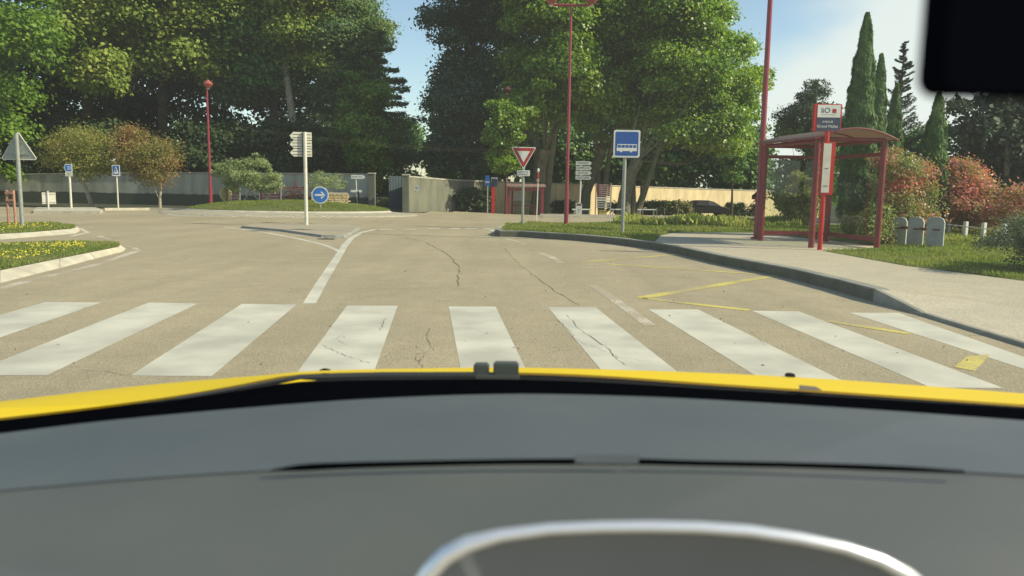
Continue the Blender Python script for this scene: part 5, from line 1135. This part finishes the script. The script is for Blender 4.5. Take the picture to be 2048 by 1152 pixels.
# wiper and scuttle fittings
WP = mat('wiper_black', (.035, .037, .035), .45)
def pt(x, y, d): return D(x, y, d) - CO
w_ = MB().tube([pt(355, 799, 1.40), pt(480, 780, 1.42), pt(600, 760, 1.44), pt(760, 752, 1.44), pt(950, 752, 1.43)], [.005, .007, .010, .008, .008], 8).build('wiper', WP, car, smooth=True)
MB().box(pt(963, 738, 1.38), (.028, .03, .020), 0, .003).box(pt(1012, 740, 1.38), (.046, .03, .028), 0, .003).box(pt(995, 752, 1.375), (.08, .03, .008), 0, .002).build('wiper_bracket', mat('bracket_grey', (.06, .07, .06), .6), car)
MB().lathe([(.014, 0), (.012, .006), (.004, .009)], pt(650, 745, 1.7), 12).build('washer_nozzle', BLK, car, smooth=True)
MB().lathe([(.012, 0), (.010, .005), (.003, .007)], pt(1580, 752, 1.7), 12).build('washer_nozzle', BLK, car, smooth=True)
MB().add([pt(1598, 770, 1.34), pt(1632, 773, 1.34), pt(1645, 781, 1.33), pt(1598, 781, 1.33)], [(0, 1, 2, 3)]).build('scuttle_clip', mat('clip_grey', (.13, .11, .07), .6), car)
MB().add([pt(558, 768, 1.36), pt(600, 759, 1.37), (pt(648, 762, 1.37)), pt(610, 769, 1.36)], [(0, 1, 2, 3)]).build('yellow_reflection', YEL, car)  # yellow patch painted on the cowl as a reflection of the bonnet
# instrument pod with silver rim
arc = [(820, 1215), (835, 1180), (858, 1145), (890, 1112), (935, 1088), (1000, 1071), (1100, 1058), (1200, 1054), (1300, 1053), (1400, 1055), (1500, 1062), (1600, 1077), (1690, 1096), (1760, 1120), (1815, 1150), (1850, 1180), (1880, 1215)]
SILV = mat('silver_trim', (.80, .82, .80), .28, .03, 5, metal=.55, spec=.8)
ap = [pt(x, y, .40) for x, y in arc]
MB().tube(ap, [.0048, .0048, .0048, .0050, .0046, .0034, .003, .003, .003, .003, .003, .003, .003, .0034, .0038, .004, .004], 12).build('instrument_rim', SILV, car, smooth=True)
b = MB(); inner = [p + Vector((0, .006, -.002)) for p in ap]; c_ = sum(inner, Vector()) / len(inner); n = len(inner)
b.add(inner + [p.lerp(c_ + Vector((0, 0, -.02)), .25) + Vector((0, .012, -.006)) for p in inner] + [Vector((p.x, p.y + .02, c_.z - .06)) for p in inner], [(j * n + i, j * n + i + 1, (j + 1) * n + i + 1, (j + 1) * n + i) for j in range(2) for i in range(n - 1)])
b.build('instrument_pod', mat('pod_grey', (.17, .19, .20), .4, .1), car, smooth=True)
# windscreen and mirror
WGL = glassmat('windscreen_glass', (.97, .985, .90))
_t = WGL.node_tree; _o = [n for n in _t.nodes if n.type == 'OUTPUT_MATERIAL'][0]; _src = _o.inputs[0].links[0].from_socket
_tl = N(_t, 'ShaderNodeBsdfTranslucent'); _tl.inputs[0].default_value = (.92, .92, .78, 1); _m = N(_t, 'ShaderNodeMixShader'); _m.inputs[0].default_value = .030      # translucent film added to veil the view with a pale haze
_t.links.new(_src, _m.inputs[1]); _t.links.new(_tl.outputs[0], _m.inputs[2]); _t.links.new(_m.outputs[0], _o.inputs[0])
b = MB(); rows = []
for j in range(8):
    f = j / 6; rows.append([Vector((-.95 + 1.9 * i / 12 + (1 - abs(i - 6) / 6) * 0, 1.42 - .95 * f - .10 * ((i - 6) / 6) ** 2, .80 + .78 * f + .03 * math.sin(math.pi * f))) for i in range(13)])
loft('windscreen', rows, WGL, car)
mc = D(2010, 20, .24) - CO
mi = MB().plate([(x + mc.x, z + mc.z) for x, z in rrect(.0105, .0005, .060, .0505, .006, 6)], mc.y - .006, mc.y + .01).build('rear_view_mirror', mat('mirror_black', (.004, .0045, .007), .9, .1, spec=0.0), car, smooth=False)
MB().tube([mc + Vector((.03, .008, .015)), mc + Vector((.035, .03, .09)), mc + Vector((.035, .08, .43))], .003, 8).build('mirror_stem', BLK, mi, smooth=True)
